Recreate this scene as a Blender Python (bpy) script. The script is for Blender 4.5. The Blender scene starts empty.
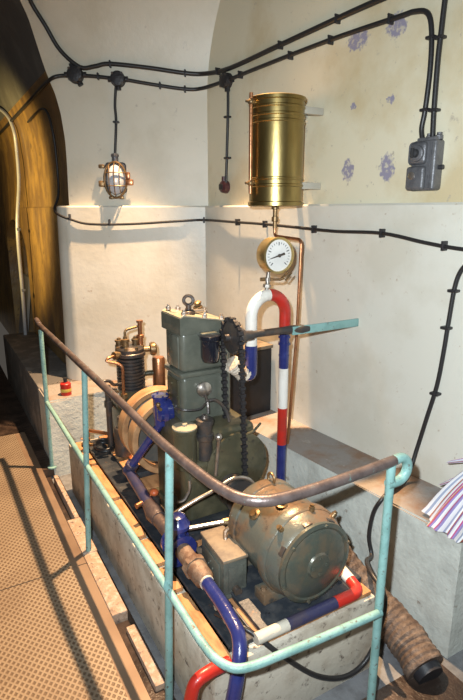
import bpy, bmesh, math, random
from mathutils import Vector as V, Matrix as MX
random.seed(7)
S = bpy.context.scene
COL = S.collection
PI = math.pi

# ------------------------------------------------------------------ materials
def mat(name, col, rough=0.6, metal=0.0, alt=None, alt_amt=0.45, scale=9.0, bump=0.15, bscale=60.0, spec=0.5,
        alt2=None, alt2_amt=0.3, scale2=30.0, stretch=None, coat=0.0):
    m = bpy.data.materials.new(name); m.use_nodes = True
    nt = m.node_tree; N = nt.nodes; L = nt.links
    b = N['Principled BSDF']
    b.inputs['Roughness'].default_value = rough
    b.inputs['Metallic'].default_value = metal
    b.inputs['Specular IOR Level'].default_value = spec
    b.inputs['Coat Weight'].default_value = coat
    geo = N.new('ShaderNodeNewGeometry')
    vec = geo.outputs['Position']
    if stretch:
        mp = N.new('ShaderNodeMapping'); mp.inputs['Scale'].default_value = stretch
        L.new(vec, mp.inputs['Vector']); vec = mp.outputs['Vector']
    def noise(sc, det=6, rg=0.6):
        n = N.new('ShaderNodeTexNoise'); n.inputs['Scale'].default_value = sc
        n.inputs['Detail'].default_value = det; n.inputs['Roughness'].default_value = rg
        L.new(vec, n.inputs['Vector']); return n
    def ramp(src, lo, hi):
        r = N.new('ShaderNodeMapRange'); r.inputs['From Min'].default_value = lo; r.inputs['From Max'].default_value = hi
        L.new(src, r.inputs['Value']); return r.outputs['Result']
    def mix(fac, a, c):
        x = N.new('ShaderNodeMix'); x.data_type = 'RGBA'; L.new(fac, x.inputs['Factor'])
        if isinstance(a, tuple): x.inputs['A'].default_value = (*a, 1)
        else: L.new(a, x.inputs['A'])
        if isinstance(c, tuple): x.inputs['B'].default_value = (*c, 1)
        else: L.new(c, x.inputs['B'])
        return x.outputs['Result']
    cur = col
    n1 = noise(scale)
    if alt is not None:
        c0 = 0.62 - 0.25 * alt_amt
        cur = mix(ramp(n1.outputs['Fac'], c0 - 0.07, c0 + 0.1), cur, alt)
    else:
        dk = tuple(c * 0.82 for c in col)
        cur = mix(ramp(n1.outputs['Fac'], 0.35, 0.7), cur, dk)
    if alt2 is not None:
        n2 = noise(scale2, 8, 0.7); c0 = 0.66 - 0.25 * alt2_amt
        cur = mix(ramp(n2.outputs['Fac'], c0 - 0.04, c0 + 0.05), cur, alt2)
    if isinstance(cur, tuple): b.inputs['Base Color'].default_value = (*cur, 1)
    else: L.new(cur, b.inputs['Base Color'])
    if bump:
        n3 = noise(bscale, 4); bp = N.new('ShaderNodeBump'); bp.inputs['Strength'].default_value = bump
        bp.inputs['Distance'].default_value = 0.01
        L.new(n3.outputs['Fac'], bp.inputs['Height']); L.new(bp.outputs['Normal'], b.inputs['Normal'])
    m['vec'] = 0
    return m

def add_patches(m, spots, colr):
    """Flaked-paint patches with ragged outlines at fixed places on a wall."""
    nt = m.node_tree; N = nt.nodes; L = nt.links; b = N['Principled BSDF']
    geo = N.new('ShaderNodeNewGeometry')
    nz = N.new('ShaderNodeTexNoise'); nz.inputs['Scale'].default_value = 55; nz.inputs['Detail'].default_value = 5
    L.new(geo.outputs['Position'], nz.inputs['Vector'])
    add = N.new('ShaderNodeVectorMath'); add.operation = 'MULTIPLY_ADD'
    L.new(nz.outputs['Color'], add.inputs[0]); add.inputs[1].default_value = (0.07,) * 3; L.new(geo.outputs['Position'], add.inputs[2])
    total = None
    for (p, ry, rz) in spots:
        sub = N.new('ShaderNodeVectorMath'); sub.operation = 'SUBTRACT'
        L.new(add.outputs[0], sub.inputs[0]); sub.inputs[1].default_value = (p[0] + .035, p[1] + .035, p[2] + .035)
        dv = N.new('ShaderNodeVectorMath'); dv.operation = 'DIVIDE'; L.new(sub.outputs[0], dv.inputs[0]); dv.inputs[1].default_value = (.6, ry, rz)
        ln = N.new('ShaderNodeVectorMath'); ln.operation = 'LENGTH'; L.new(dv.outputs[0], ln.inputs[0])
        lt = N.new('ShaderNodeMapRange'); lt.inputs['From Min'].default_value = 1.05; lt.inputs['From Max'].default_value = .8
        L.new(ln.outputs['Value'], lt.inputs['Value'])
        if total is None: total = lt.outputs[0]
        else:
            mx = N.new('ShaderNodeMath'); mx.operation = 'MAXIMUM'; L.new(total, mx.inputs[0]); L.new(lt.outputs[0], mx.inputs[1]); total = mx.outputs[0]
    n2 = N.new('ShaderNodeTexNoise'); n2.inputs['Scale'].default_value = 60; L.new(geo.outputs['Position'], n2.inputs['Vector'])
    rm = N.new('ShaderNodeMapRange'); rm.inputs['From Min'].default_value = .36; rm.inputs['From Max'].default_value = .5
    rm.inputs['To Min'].default_value = .35; L.new(n2.outputs['Fac'], rm.inputs['Value'])
    ml = N.new('ShaderNodeMath'); ml.operation = 'MULTIPLY'; L.new(total, ml.inputs[0]); L.new(rm.outputs[0], ml.inputs[1])
    src = b.inputs['Base Color'].links[0].from_socket
    x = N.new('ShaderNodeMix'); x.data_type = 'RGBA'; L.new(ml.outputs[0], x.inputs['Factor']); L.new(src, x.inputs['A']); x.inputs['B'].default_value = (*colr, 1)
    L.new(x.outputs['Result'], b.inputs['Base Color'])

CREAM = (0.70, 0.64, 0.50)
M = {}
M['wall_back'] = mat('cream wall paint', (0.66, 0.615, 0.50), .42, alt=(0.60, 0.55, 0.43), alt_amt=.35, scale=3, bump=.12, bscale=25, alt2=(.5, .46, .38), alt2_amt=-.02, scale2=14)
M['wall_right'] = mat('stained cream wall paint', (0.72, 0.665, 0.50), .42, alt=(0.60, 0.50, 0.31), alt_amt=.3, scale=1.7, bump=.12, bscale=25, alt2=(.42, .37, .30), alt2_amt=-.0, scale2=22)
M['wall_low'] = mat('pale cream wall paint', (0.68, 0.66, 0.58), .4, alt=(0.61, 0.58, 0.49), alt_amt=.35, scale=2.5, bump=.12, bscale=25, alt2=(.42, .33, .24), alt2_amt=-.03, scale2=26)
M['vault'] = mat('grey tunnel vault', (0.085, 0.085, 0.083), .7, alt=(0.12, 0.12, .115), alt_amt=.3, scale=4, bump=.3, bscale=30)
M['gold'] = mat('brown varnished tunnel wall', (0.17, 0.105, 0.048), .34, alt=(0.32, 0.20, 0.065), alt_amt=.45, scale=4, bump=.5, bscale=22, alt2=(.095, .066, .04), alt2_amt=.3, scale2=16, stretch=(1, 1.5, .8))
M['concrete'] = mat('worn grey concrete', (0.33, 0.315, 0.29), .8, alt=(0.22, 0.19, 0.17), alt_amt=.45, scale=6, bump=.5, bscale=40, alt2=(.44, .43, .40), alt2_amt=.15, scale2=15)
M['bench_face'] = mat('whitewashed concrete', (0.58, 0.60, 0.55), .8, alt=(0.46, 0.47, 0.43), alt_amt=.4, scale=6, bump=.5, bscale=40, alt2=(.22, .17, .13), alt2_amt=.04, scale2=14)
M['bench_top'] = mat('rust stained concrete top', (0.27, 0.245, 0.225), .8, alt=(0.24, 0.15, 0.10), alt_amt=.35, scale=5, bump=.5, bscale=40, alt2=(.36, .34, .31), alt2_amt=.1, scale2=14)
M['wet_shade'] = mat('dark brown wet floor with painted shade', (0.03, 0.02, 0.016), .35, alt=(0.075, 0.05, 0.038), alt_amt=.4, scale=8, bump=.5, bscale=35)  # wet floor patch; also painted shade on the tunnel floor and kerb gaps
M['dark_concrete'] = mat('shade-darkened concrete', (0.10, 0.095, 0.09), .7, alt=(0.19, 0.175, 0.16), alt_amt=.3, scale=8, bump=.5, bscale=35)  # bench concrete darkened in its colour for the unlit tunnel stretch
M['channel_floor'] = mat('grey drain concrete', (0.20, 0.205, 0.215), .6, alt=(0.13, 0.13, 0.135), alt_amt=.5, scale=9, bump=.4, bscale=45)
M['kerb'] = mat('rough pinkish kerb concrete', (0.40, 0.28, 0.20), .85, alt=(0.54, 0.43, 0.35), alt_amt=.3, scale=30, bump=1.0, bscale=60, alt2=(.14, .10, .08), alt2_amt=.25, scale2=24)
M['plinth'] = mat('cream painted concrete plinth', (0.56, 0.51, 0.42), .7, alt=(0.42, 0.36, 0.28), alt_amt=.45, scale=7, bump=.3, bscale=40, alt2=(.13, .1, .08), alt2_amt=.2, scale2=26)
M['timber'] = mat('oily orange-brown timber', (0.50, 0.25, 0.105), .7, alt=(0.33, 0.15, 0.06), alt_amt=.45, scale=10, bump=.3, bscale=40, stretch=(3, 1, 1), alt2=(.1, .07, .05), alt2_amt=.0, scale2=26)
M['skid'] = mat('dark blue-grey steel skid', (0.03, 0.036, 0.045), .45, .3, alt=(0.07, 0.072, 0.075), alt_amt=.3, scale=14, bump=.25, alt2=(.14, .08, .05), alt2_amt=.05, scale2=24)
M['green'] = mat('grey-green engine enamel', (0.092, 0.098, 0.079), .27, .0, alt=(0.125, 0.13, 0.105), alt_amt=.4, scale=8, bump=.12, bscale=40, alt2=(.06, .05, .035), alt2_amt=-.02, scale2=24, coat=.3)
M['green_lit'] = mat('engine paint with painted lamplight', (0.33, 0.28, 0.20), .5, alt=(0.20, 0.20, 0.155), alt_amt=.45, scale=14, bump=.2, bscale=50)  # engine green turned buff: warm lamp glow painted into the tops
M['olive'] = mat('dark olive oily casting', (0.06, 0.056, 0.034), .33, .1, alt=(0.10, 0.088, 0.052), alt_amt=.4, scale=9, bump=.2, bscale=45, alt2=(.03, .026, .02), alt2_amt=.1, scale2=22, coat=.2)
M['motor'] = mat('oily grey-green motor paint', (0.125, 0.13, 0.108), .33, .25, alt=(0.19, 0.12, 0.07), alt_amt=.5, scale=9, bump=.2, bscale=45, alt2=(.06, .06, .055), alt2_amt=.2, scale2=18, coat=.2)
M['motor_cap'] = mat('green-grey end cover', (0.085, 0.095, 0.078), .3, .3, alt=(0.14, 0.115, 0.08), alt_amt=.5, scale=16, bump=.15, bscale=50, coat=.25)
M['jbox'] = mat('grey-green box paint', (0.115, 0.12, 0.10), .42, .1, alt=(0.075, 0.078, 0.068), alt_amt=.4, scale=10, bump=.2)
M['jlid_lit'] = mat('box lid with painted lamplight', (0.22, 0.17, 0.115), .6, alt=(0.13, 0.10, 0.075), alt_amt=.4, scale=12, bump=.2)  # warm lamp light from above put into the lid colour
M['mint'] = mat('chipped mint green paint', (0.23, 0.41, 0.39), .42, alt=(0.17, 0.32, 0.30), alt_amt=.4, scale=12, bump=.25, bscale=80, alt2=(.12, .07, .05), alt2_amt=.14, scale2=45)
M['rail'] = mat('worn bare handrail steel', (0.105, 0.078, 0.072), .36, .45, alt=(0.17, 0.13, 0.12), alt_amt=.4, scale=14, bump=.15, alt2=(.22, .40, .37), alt2_amt=.02, scale2=26)
M['steel'] = mat('bright steel', (0.55, 0.50, 0.45), .3, .9, alt=(0.38, 0.30, 0.24), alt_amt=.3, scale=20, bump=.1)
M['dark_steel'] = mat('dark oiled steel', (0.085, 0.08, 0.08), .36, .6, alt=(0.15, 0.11, 0.085), alt_amt=.35, scale=18, bump=.2)
M['rim'] = mat('flywheel rim with painted lamplight', (0.50, 0.29, 0.145), .45, .15, alt=(0.36, 0.19, 0.09), alt_amt=.4, scale=10, bump=.15)  # orange of the overhead lamp put into the rim colour
M['web'] = mat('grey flywheel web', (0.10, 0.105, 0.10), .45, .3, alt=(0.15, 0.14, 0.12), alt_amt=.4, scale=10, bump=.2)
M['brass'] = mat('aged polished brass', (0.40, 0.30, 0.12), .33, 1.0, alt=(0.30, 0.22, 0.085), alt_amt=.45, scale=7, bump=.05, alt2=(.2, .13, .04), alt2_amt=.0, scale2=20, stretch=(1, 1, .4))
M['brass_pale'] = mat('pale brass casing', (0.62, 0.46, 0.2), .3, .9, bump=.05)
M['copper'] = mat('copper pipe', (0.55, 0.25, 0.12), .33, .85, alt=(0.36, 0.17, 0.09), alt_amt=.4, scale=18, bump=.1)
M['bronze'] = mat('dull bronze fittings', (0.30, 0.19, 0.09), .4, .7, alt=(0.16, 0.11, 0.06), alt_amt=.45, scale=24, bump=.15)
M['navy'] = mat('glossy navy blue pipe paint', (0.018, 0.025, 0.13), .22, alt=(0.03, 0.04, 0.17), alt_amt=.3, scale=14, bump=.15, coat=.6, alt2=(.03, .025, .03), alt2_amt=.0, scale2=28)
M['navy_dull'] = mat('dulled navy pipe paint', (0.035, 0.035, 0.085), .33, alt=(0.06, 0.05, 0.075), alt_amt=.4, scale=14, bump=.2, coat=.25)
M['white'] = mat('white pipe paint', (0.78, 0.75, 0.69), .35, alt=(0.66, 0.62, 0.55), alt_amt=.25, scale=14, bump=.1)
M['red'] = mat('red pipe paint', (0.50, 0.025, 0.016), .33, alt=(0.38, 0.03, 0.02), alt_amt=.35, scale=14, bump=.1, coat=.2)
M['sleeve'] = mat('oily brown pipe sleeve', (0.075, 0.055, 0.055), .42, .2, alt=(0.14, 0.095, 0.075), alt_amt=.35, scale=14, bump=.3)
M['lagging'] = mat('off-white wrapped lagging', (0.62, 0.54, 0.44), .9, alt=(0.40, 0.30, 0.22), alt_amt=.4, scale=22, bump=.8, bscale=70)
M['rusty_union'] = mat('rusty beige union', (0.25, 0.18, 0.13), .6, .3, alt=(0.15, 0.085, 0.055), alt_amt=.45, scale=16, bump=.4)
M['black'] = mat('black painted sheet steel', (0.008, 0.008, 0.010), .62, alt=(0.012, 0.013, 0.018), alt_amt=.35, scale=8, bump=.1)
M['rubber'] = mat('black cable sheath', (0.022, 0.021, 0.022), .42, bump=.1)
M['cast_black'] = mat('black cast iron fitting', (0.035, 0.033, 0.036), .45, .3, bump=.3)
M['switch'] = mat('grey cast switchgear', (0.155, 0.155, 0.165), .42, .35, alt=(0.11, 0.11, 0.12), alt_amt=.4, scale=18, bump=.3)
M['switch_dark'] = mat('dark switch knob', (0.05, 0.05, 0.055), .4, .3, bump=.1)
M['glass'] = mat('frosted lamp glass', (0.50, 0.54, 0.60), .15, bump=.05, coat=.5)
M['bracket_white'] = mat('painted bracket', (0.5, 0.47, 0.40), .5, bump=.1)
M['bottle'] = mat('black moulded filter bowl', (0.012, 0.013, 0.02), .12, coat=.6, bump=.0)
M['hose'] = mat('brown corrugated hose', (0.085, 0.058, 0.044), .6, .1, alt=(0.17, 0.13, 0.105), alt_amt=.4, scale=16, bump=.9, bscale=50)
M['hose_dark'] = mat('dark hose mouth', (0.02, 0.02, 0.025), .5, bump=.1)
M['grey_pipe'] = mat('grey conduit', (0.42, 0.43, 0.46), .4, .2, bump=.1)
M['maroon'] = mat('dark maroon socket', (0.07, 0.025, 0.03), .35, bump=.1)
M['dial'] = mat('white gauge dial', (0.80, 0.79, 0.76), .4, bump=0)
M['orange_knob'] = mat('orange-red knob', (0.55, 0.12, 0.04), .35, bump=0)
M['can_red'] = mat('red tin paint', (0.42, 0.02, 0.015), .35, bump=.05)
M['can_yellow'] = mat('yellow tin band', (0.55, 0.40, 0.08), .4, bump=.05)
M['dark_void'] = mat('very dark masonry', (0.02, 0.017, 0.015), .8, alt=(.035, .03, .026), alt_amt=.4, scale=8, bump=.4)  # very dark brown for the tunnel end wall
M['door'] = mat('dark steel door', (0.03, 0.03, 0.033), .5, alt=(.05, .05, .055), alt_amt=.4, scale=6, bump=.2)
M['grey_panel'] = mat('grey board', (0.26, 0.25, 0.24), .6, bump=.2)

def grating_material():
    m = bpy.data.materials.new('brown perforated walkway plate'); m.use_nodes = True
    nt = m.node_tree; N = nt.nodes; L = nt.links; b = N['Principled BSDF']
    geo = N.new('ShaderNodeNewGeometry'); sp = N.new('ShaderNodeSeparateXYZ'); L.new(geo.outputs['Position'], sp.inputs[0])
    def math_(op, a, c=None):
        n = N.new('ShaderNodeMath'); n.operation = op
        for i, v in enumerate((a, c)):
            if v is None: continue
            if isinstance(v, (int, float)): n.inputs[i].default_value = v
            else: L.new(v, n.inputs[i])
        return n.outputs[0]
    p = 0.0335
    def line(u):
        f = math_('FRACT', math_('DIVIDE', u, p)); d = math_('ABSOLUTE', math_('SUBTRACT', f, .5)); return d   # 0 in the hole centre, .5 on the wire
    x1 = math_('MULTIPLY', sp.outputs['X'], 1.25)
    a = line(math_('ADD', x1, sp.outputs['Y'])); c = line(math_('SUBTRACT', x1, sp.outputs['Y']))
    mx = math_('MAXIMUM', a, c)
    wire = N.new('ShaderNodeMapRange'); wire.interpolation_type = 'SMOOTHSTEP'; wire.inputs['From Min'].default_value = .20; wire.inputs['From Max'].default_value = .36
    L.new(mx, wire.inputs['Value'])
    rimx = math_('GREATER_THAN', sp.outputs['X'], .43); wmax = math_('MAXIMUM', wire.outputs[0], rimx)
    nz = N.new('ShaderNodeTexNoise'); nz.inputs['Scale'].default_value = 3.5; nz.inputs['Detail'].default_value = 6; L.new(geo.outputs['Position'], nz.inputs['Vector'])
    r = N.new('ShaderNodeMapRange'); r.inputs['From Min'].default_value = .35; r.inputs['From Max'].default_value = .65; L.new(nz.outputs['Fac'], r.inputs['Value'])
    c1 = N.new('ShaderNodeMix'); c1.data_type = 'RGBA'; L.new(r.outputs[0], c1.inputs['Factor'])
    c1.inputs['A'].default_value = (.345, .27, .19, 1); c1.inputs['B'].default_value = (.265, .20, .14, 1)
    c2 = N.new('ShaderNodeMix'); c2.data_type = 'RGBA'; L.new(wmax, c2.inputs['Factor'])
    c2.inputs['A'].default_value = (.155, .105, .068, 1); L.new(c1.outputs['Result'], c2.inputs['B'])
    c3 = N.new('ShaderNodeMix'); c3.data_type = 'RGBA'; L.new(rimx, c3.inputs['Factor']); L.new(c2.outputs['Result'], c3.inputs['A'])
    c4 = N.new('ShaderNodeMix'); c4.data_type = 'RGBA'; L.new(r.outputs[0], c4.inputs['Factor']); c4.inputs['A'].default_value = (.29, .20, .135, 1); c4.inputs['B'].default_value = (.20, .13, .085, 1)
    L.new(c4.outputs['Result'], c3.inputs['B']); L.new(c3.outputs['Result'], b.inputs['Base Color'])
    bp = N.new('ShaderNodeBump'); bp.inputs['Strength'].default_value = .6; bp.inputs['Distance'].default_value = .004
    L.new(wmax, bp.inputs['Height']); L.new(bp.outputs['Normal'], b.inputs['Normal'])
    b.inputs['Roughness'].default_value = .48; b.inputs['Metallic'].default_value = .25
    return m
M['grating'] = grating_material()

def stripe_material():
    m = bpy.data.materials.new('pink lilac and white striped cotton'); m.use_nodes = True
    nt = m.node_tree; N = nt.nodes; L = nt.links; b = N['Principled BSDF']
    uv = N.new('ShaderNodeUVMap'); uv.uv_map = 'UVMap'
    sp = N.new('ShaderNodeSeparateXYZ'); L.new(uv.outputs[0], sp.inputs[0])
    ml = N.new('ShaderNodeMath'); ml.operation = 'MULTIPLY'; ml.inputs[1].default_value = 15; L.new(sp.outputs[0], ml.inputs[0])
    fr = N.new('ShaderNodeMath'); fr.operation = 'FRACT'; L.new(ml.outputs[0], fr.inputs[0])
    cr = N.new('ShaderNodeValToRGB'); cr.color_ramp.interpolation = 'CONSTANT'
    W, LI, PK, OR, GY = (.72, .71, .73, 1), (.27, .22, .45, 1), (.45, .07, .20, 1), (.55, .22, .07, 1), (.30, .34, .46, 1)
    stops = [(0, W), (.14, PK), (.22, LI), (.36, W), (.52, GY), (.60, W), (.72, OR), (.78, PK), (.84, LI), (.93, W)]
    e = cr.color_ramp.elements
    e[0].position = 0; e[0].color = W; e[1].position = .14; e[1].color = PK
    for pos, cc in stops[2:]:
        q = e.new(pos); q.color = cc
    L.new(fr.outputs[0], cr.inputs[0]); L.new(cr.outputs[0], b.inputs['Base Color']); b.inputs['Roughness'].default_value = .85
    return m
M['stripes'] = stripe_material()

# ------------------------------------------------------------------ mesh helpers
def basis(d):
    d = V(d).normalized(); a = V((0, 0, 1)) if abs(d.z) < .9 else V((1, 0, 0))
    x = a.cross(d).normalized(); return x, d.cross(x).normalized(), d

def smooth_path(pts, n=8, closed=False):
    P = [V(p) for p in pts]
    if len(P) < 3: return P
    out = []; m = len(P)
    for i in range(m if closed else m - 1):
        p1, p2 = P[i], P[(i + 1) % m]
        p0 = P[i - 1] if (closed or i > 0) else p1 * 2 - p2
        p3 = P[(i + 2) % m] if (closed or i + 2 < m) else p2 * 2 - p1
        for k in range(n):
            t = k / n
            out.append(.5 * ((2 * p1) + (p2 - p0) * t + (2 * p0 - 5 * p1 + 4 * p2 - p3) * t * t + (3 * p1 - p0 - 3 * p2 + p3) * t ** 3))
    if not closed: out.append(P[-1])
    return out

def fillet(pts, r, n=6):
    """polyline with rounded corners"""
    P = [V(p) for p in pts]; out = [P[0]]
    for i in range(1, len(P) - 1):
        a, b, c = P[i - 1], P[i], P[i + 1]
        d1, d2 = (a - b), (c - b); k = min(r, d1.length * .49, d2.length * .49)
        q0, q1 = b + d1.normalized() * k, b + d2.normalized() * k
        for j in range(n + 1):
            t = j / n; out.append(q0 * (1 - t) ** 2 + b * 2 * t * (1 - t) + q1 * t * t)
    out.append(P[-1]); return out

class MB:
    def __init__(s, frame=None):
        s.bm = bmesh.new(); s.M = frame
    def face(s, vs):
        try: return s.bm.faces.new(vs)
        except ValueError: return None
    def box(s, lo, hi, bevel=0.0, rot=None, seg=2):
        lo, hi = V(lo), V(hi); c = (lo + hi) / 2; d = hi - lo
        r = bmesh.ops.create_cube(s.bm, size=1); vs = r['verts']
        bmesh.ops.scale(s.bm, vec=d, verts=vs)
        if bevel:
            es = list({e for v in vs for e in v.link_edges})
            rb = bmesh.ops.bevel(s.bm, geom=es, offset=bevel, segments=seg, affect='EDGES', profile=.5)
            vs = list({v for f in rb['faces'] for v in f.verts} | {v for v in vs if v.is_valid})
        m = MX.Translation(c)
        if rot is not None: m = m @ rot
        bmesh.ops.transform(s.bm, matrix=m, verts=vs); return s
    def tube(s, pts, r, seg=12, closed=False, caps=True, radii=None):
        P = [V(p) for p in pts]; n = len(P); rings = []; px = None
        for i in range(n):
            a = P[i - 1] if (i > 0 or closed) else P[i]; b = P[(i + 1) % n] if (i < n - 1 or closed) else P[i]
            d = (b - a).normalized()
            if px is None: px, py, _ = basis(d)
            else:
                px = (px - d * px.dot(d))
                px = px.normalized() if px.length > 1e-6 else basis(d)[0]
                py = d.cross(px).normalized()
            rr = radii[i] if radii else r
            rings.append([s.bm.verts.new(P[i] + px * rr * math.cos(2 * PI * k / seg) + py * rr * math.sin(2 * PI * k / seg)) for k in range(seg)])
        for i in range(n if closed else n - 1):
            A, B = rings[i], rings[(i + 1) % n]
            for k in range(seg): s.face((A[k], A[(k + 1) % seg], B[(k + 1) % seg], B[k]))
        if caps and not closed:
            s.face(rings[0][::-1]); s.face(rings[-1])
        return s
    def cyl(s, p0, p1, r, r2=None, seg=20):
        return s.tube([p0, p1], r, seg, radii=[r, r if r2 is None else r2])
    def lathe(s, c, axis, prof, seg=32, cap=True):
        x, y, d = basis(axis); c = V(c); rings = []
        for (r, h) in prof:
            rings.append([s.bm.verts.new(c + d * h + (x * math.cos(2 * PI * k / seg) + y * math.sin(2 * PI * k / seg)) * max(r, 1e-4)) for k in range(seg)])
        for A, B in zip(rings, rings[1:]):
            for k in range(seg): s.face((A[k], A[(k + 1) % seg], B[(k + 1) % seg], B[k]))
        if cap: s.face(rings[0][::-1]); s.face(rings[-1])
        return s
    def prism(s, poly, vec, inset=0):
        vec = V(vec); A = [s.bm.verts.new(V(p)) for p in poly]; B = [s.bm.verts.new(V(p) + vec) for p in poly]
        s.face(A[::-1]); s.face(B); n = len(A)
        for k in range(n): s.face((A[k], A[(k + 1) % n], B[(k + 1) % n], B[k]))
        return s
    def ball(s, c, r, sc=(1, 1, 1), seg=16):
        q = bmesh.ops.create_uvsphere(s.bm, u_segments=seg, v_segments=max(6, seg // 2), radius=r)
        bmesh.ops.scale(s.bm, vec=sc, verts=q['verts']); bmesh.ops.translate(s.bm, vec=V(c), verts=q['verts']); return s
    def ring(s, c, axis, R, r, seg=40, tseg=8, sx=1, sy=1):
        x, y, d = basis(axis); c = V(c)
        return s.tube([c + x * R * sx * math.cos(2 * PI * k / seg) + y * R * sy * math.sin(2 * PI * k / seg) for k in range(seg)], r, tseg, closed=True)
    def bolt(s, c, axis, r=.008, h=.008):
        c = V(c); d = V(axis).normalized(); return s.tube([c, c + d * h], r, 6)
    def bolts(s, c, axis, R, n, r=.008, h=.008, ph=0):
        x, y, d = basis(axis)
        for k in range(n):
            a = 2 * PI * k / n + ph; s.bolt(V(c) + (x * math.cos(a) + y * math.sin(a)) * R, axis, r, h)
        return s
    def grid(s, rows):
        G = [[s.bm.verts.new(V(p)) for p in row] for row in rows]
        for A, B in zip(G, G[1:]):
            for k in range(len(A) - 1): s.face((A[k], A[k + 1], B[k + 1], B[k]))
        return s
    def build(s, name, m, parent=None, smooth=True, angle=38):
        bm = s.bm
        bmesh.ops.recalc_face_normals(bm, faces=bm.faces)
        if s.M is not None: bmesh.ops.transform(bm, matrix=s.M, verts=bm.verts)
        vs = [v.co for v in bm.verts]
        if parent is None:
            org = V(((min(v.x for v in vs) + max(v.x for v in vs)) / 2, (min(v.y for v in vs) + max(v.y for v in vs)) / 2, min(v.z for v in vs)))
        else:
            org = V(parent['org'])
        bmesh.ops.translate(bm, vec=-org, verts=bm.verts)
        me = bpy.data.meshes.new(name); 
        if smooth:
            for f in bm.faces: f.smooth = True
            for e in bm.edges:
                if len(e.link_faces) == 2 and e.calc_face_angle(0) > math.radians(angle): e.smooth = False
        bm.to_mesh(me); bm.free()
        me.materials.append(M[m])
        o = bpy.data.objects.new(name, me); COL.objects.link(o)
        o['org'] = tuple(org)
        if parent is None: o.location = org
        else: o.parent = parent
        return o

def thing(name, label, cat, loc, group=None):
    o = bpy.data.objects.new(name, None); COL.objects.link(o); o.location = loc; o['org'] = tuple(loc)
    o.empty_display_size = .05
    return tag(o, label, cat, group)
def tag(o, label, cat, group=None):
    o['label'] = label; o['category'] = cat
    if group: o['group'] = group
    return o
def struct(o): o['kind'] = 'structure'; return o

# ------------------------------------------------------------------ walls (plan: Y runs along the machine, away from the door)
def wall_x(y): return 1.84 + .1 * (2.4 - y)
BA, BD, BN = V((.75, 3.92, 0)), V((.878, -.479, 0)), V((-.479, -.878, 0))
CORNER = V((1.742, 3.378, 0))
RD = V((.0995, -.995, 0))                      # along the right wall, towards the door
RN = V((-.995, -.0995, 0))
def lean(z):
    if z < 2.4: return 0
    return 1.2 - math.sqrt(max(0, 1.44 - min(z - 2.4, 1.19) ** 2))
F_BACK = MX(((BD.x, -BN.x, 0, 0), (BD.y, -BN.y, 0, 0), (0, 0, 1, 0), (0, 0, 0, 1)))
def back_frame(p): return MX.Translation(V(p)) @ F_BACK          # local x right, y into the wall, z up
F_RIGHT = MX(((RD.x, -RN.x, 0, 0), (RD.y, -RN.y, 0, 0), (0, 0, 1, 0), (0, 0, 0, 1)))
def right_frame(p): return MX.Translation(V(p)) @ F_RIGHT

zs = [1.66, 1.80, 2.0, 2.16, 2.33, 2.44, 2.58, 2.73, 2.86, 2.94, 3.02, 3.2, 3.4, 3.55, 3.62]
xs = [.90, .90, .905, .905, .89, .868, .82, .775, .733, .69, .65, .50, .2, -.3, -.8]
# upper back wall, curving over into the recess vault; left edge follows the tunnel arch
zz = [1.66 + i * (3.585 - 1.66) / 44 for i in range(45)]
zz = [z for z in zz if z < 3.12]
def interp(z):
    for i in range(len(zs) - 1):
        if zs[i] <= z <= zs[i + 1]: return xs[i] + (xs[i + 1] - xs[i]) * (z - zs[i]) / (zs[i + 1] - zs[i])
    return xs[-1]
def back_pt(x, z):
    y = (BA.y + (x - BA.x) * BD.y / BD.x) - lean(z) / -BN.y
    return V((x, y, z))
rows, edge = [], []
for z in zz:
    xl = interp(z); pl = back_pt(xl, z)
    # right end where the leaning surface meets the right wall plane
    x = CORNER.x
    for _ in range(20): x = wall_x(back_pt(x, z).y)
    xr = x + .02
    rows.append([back_pt(xl + (xr - xl) * k / 12, z) for k in range(13)]); edge.append(pl)
struct(MB().grid(rows).build('wall_back', 'wall_back'))
# tunnel vault: the arch carried away along the tunnel
trow = []
for z, p in list(zip(zz, edge)):
    trow.append([p + V((0, k * .55, 0)) for k in range(13)])
o = MB().grid(trow).build('ceiling', 'gold'); o.data.materials.append(M['vault'])
for p in o.data.polygons:
    if p.center.z + o.location.z > 2.56: p.material_index = 1
struct(o)
# right wall, upper part
def right_pt(y, z): return V((wall_x(y), y, z))
struct(MB().grid([[right_pt(3.5 - k * .29, z) for k in range(11)] for z in (1.66, 2.1, 2.6, 3.1)]).build('wall_right', 'wall_right'))
add_patches(M['wall_right'], [((1.871, 2.092, 2.47), .065, .045), ((1.893, 1.874, 2.478), .055, .05), ((1.87, 2.111, 1.897), .040, .055), ((1.893, 1.873, 1.892), .042, .06),
                              ((1.87, 2.1, 2.183), .016, .02), ((1.893, 1.878, 2.184), .018, .02)], (.29, .27, .35))
# lower walls stand 40 mm proud and end in a ledge; the left end is a rounded pilaster
def lower_plan():
    off = .04
    a = BA + BN * off; c = CORNER + BN * off
    pts = [V((.885, 5.75, 0)), V((.885, 4.02, 0))]
    tang = V((.80, 3.97, 0)); k0 = BA + BN * off + BD * .30
    mid = V((.80, (BA + BN * off + BD * ((.80 - (BA + BN * off).x) / BD.x)).y, 0))
    for j in range(11):
        t = j / 10; pts.append(V((.80, mid.y + .09, 0)) * (1 - t) ** 2 + mid * 2 * t * (1 - t) + (mid + BD * .10) * t * t)
    # inner corner where offset lines meet
    cx = c.copy()
    for _ in range(30):
        cx.x = wall_x(cx.y) - off; cx.y = (BA + BN * off).y + (cx.x - (BA + BN * off).x) * BD.y / BD.x
    pts += [cx, V((wall_x(.6) - off, .6, 0))]
    return pts
LP = lower_plan()
Z_L = 1.735
mb = MB()
LT = [p + V((.035 * max(0, 1 - max(0, i - 8) / 4) if 1 < i < 12 else 0, 0, 0)) for i, p in enumerate(LP)]      # the rounded end leans a little
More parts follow.
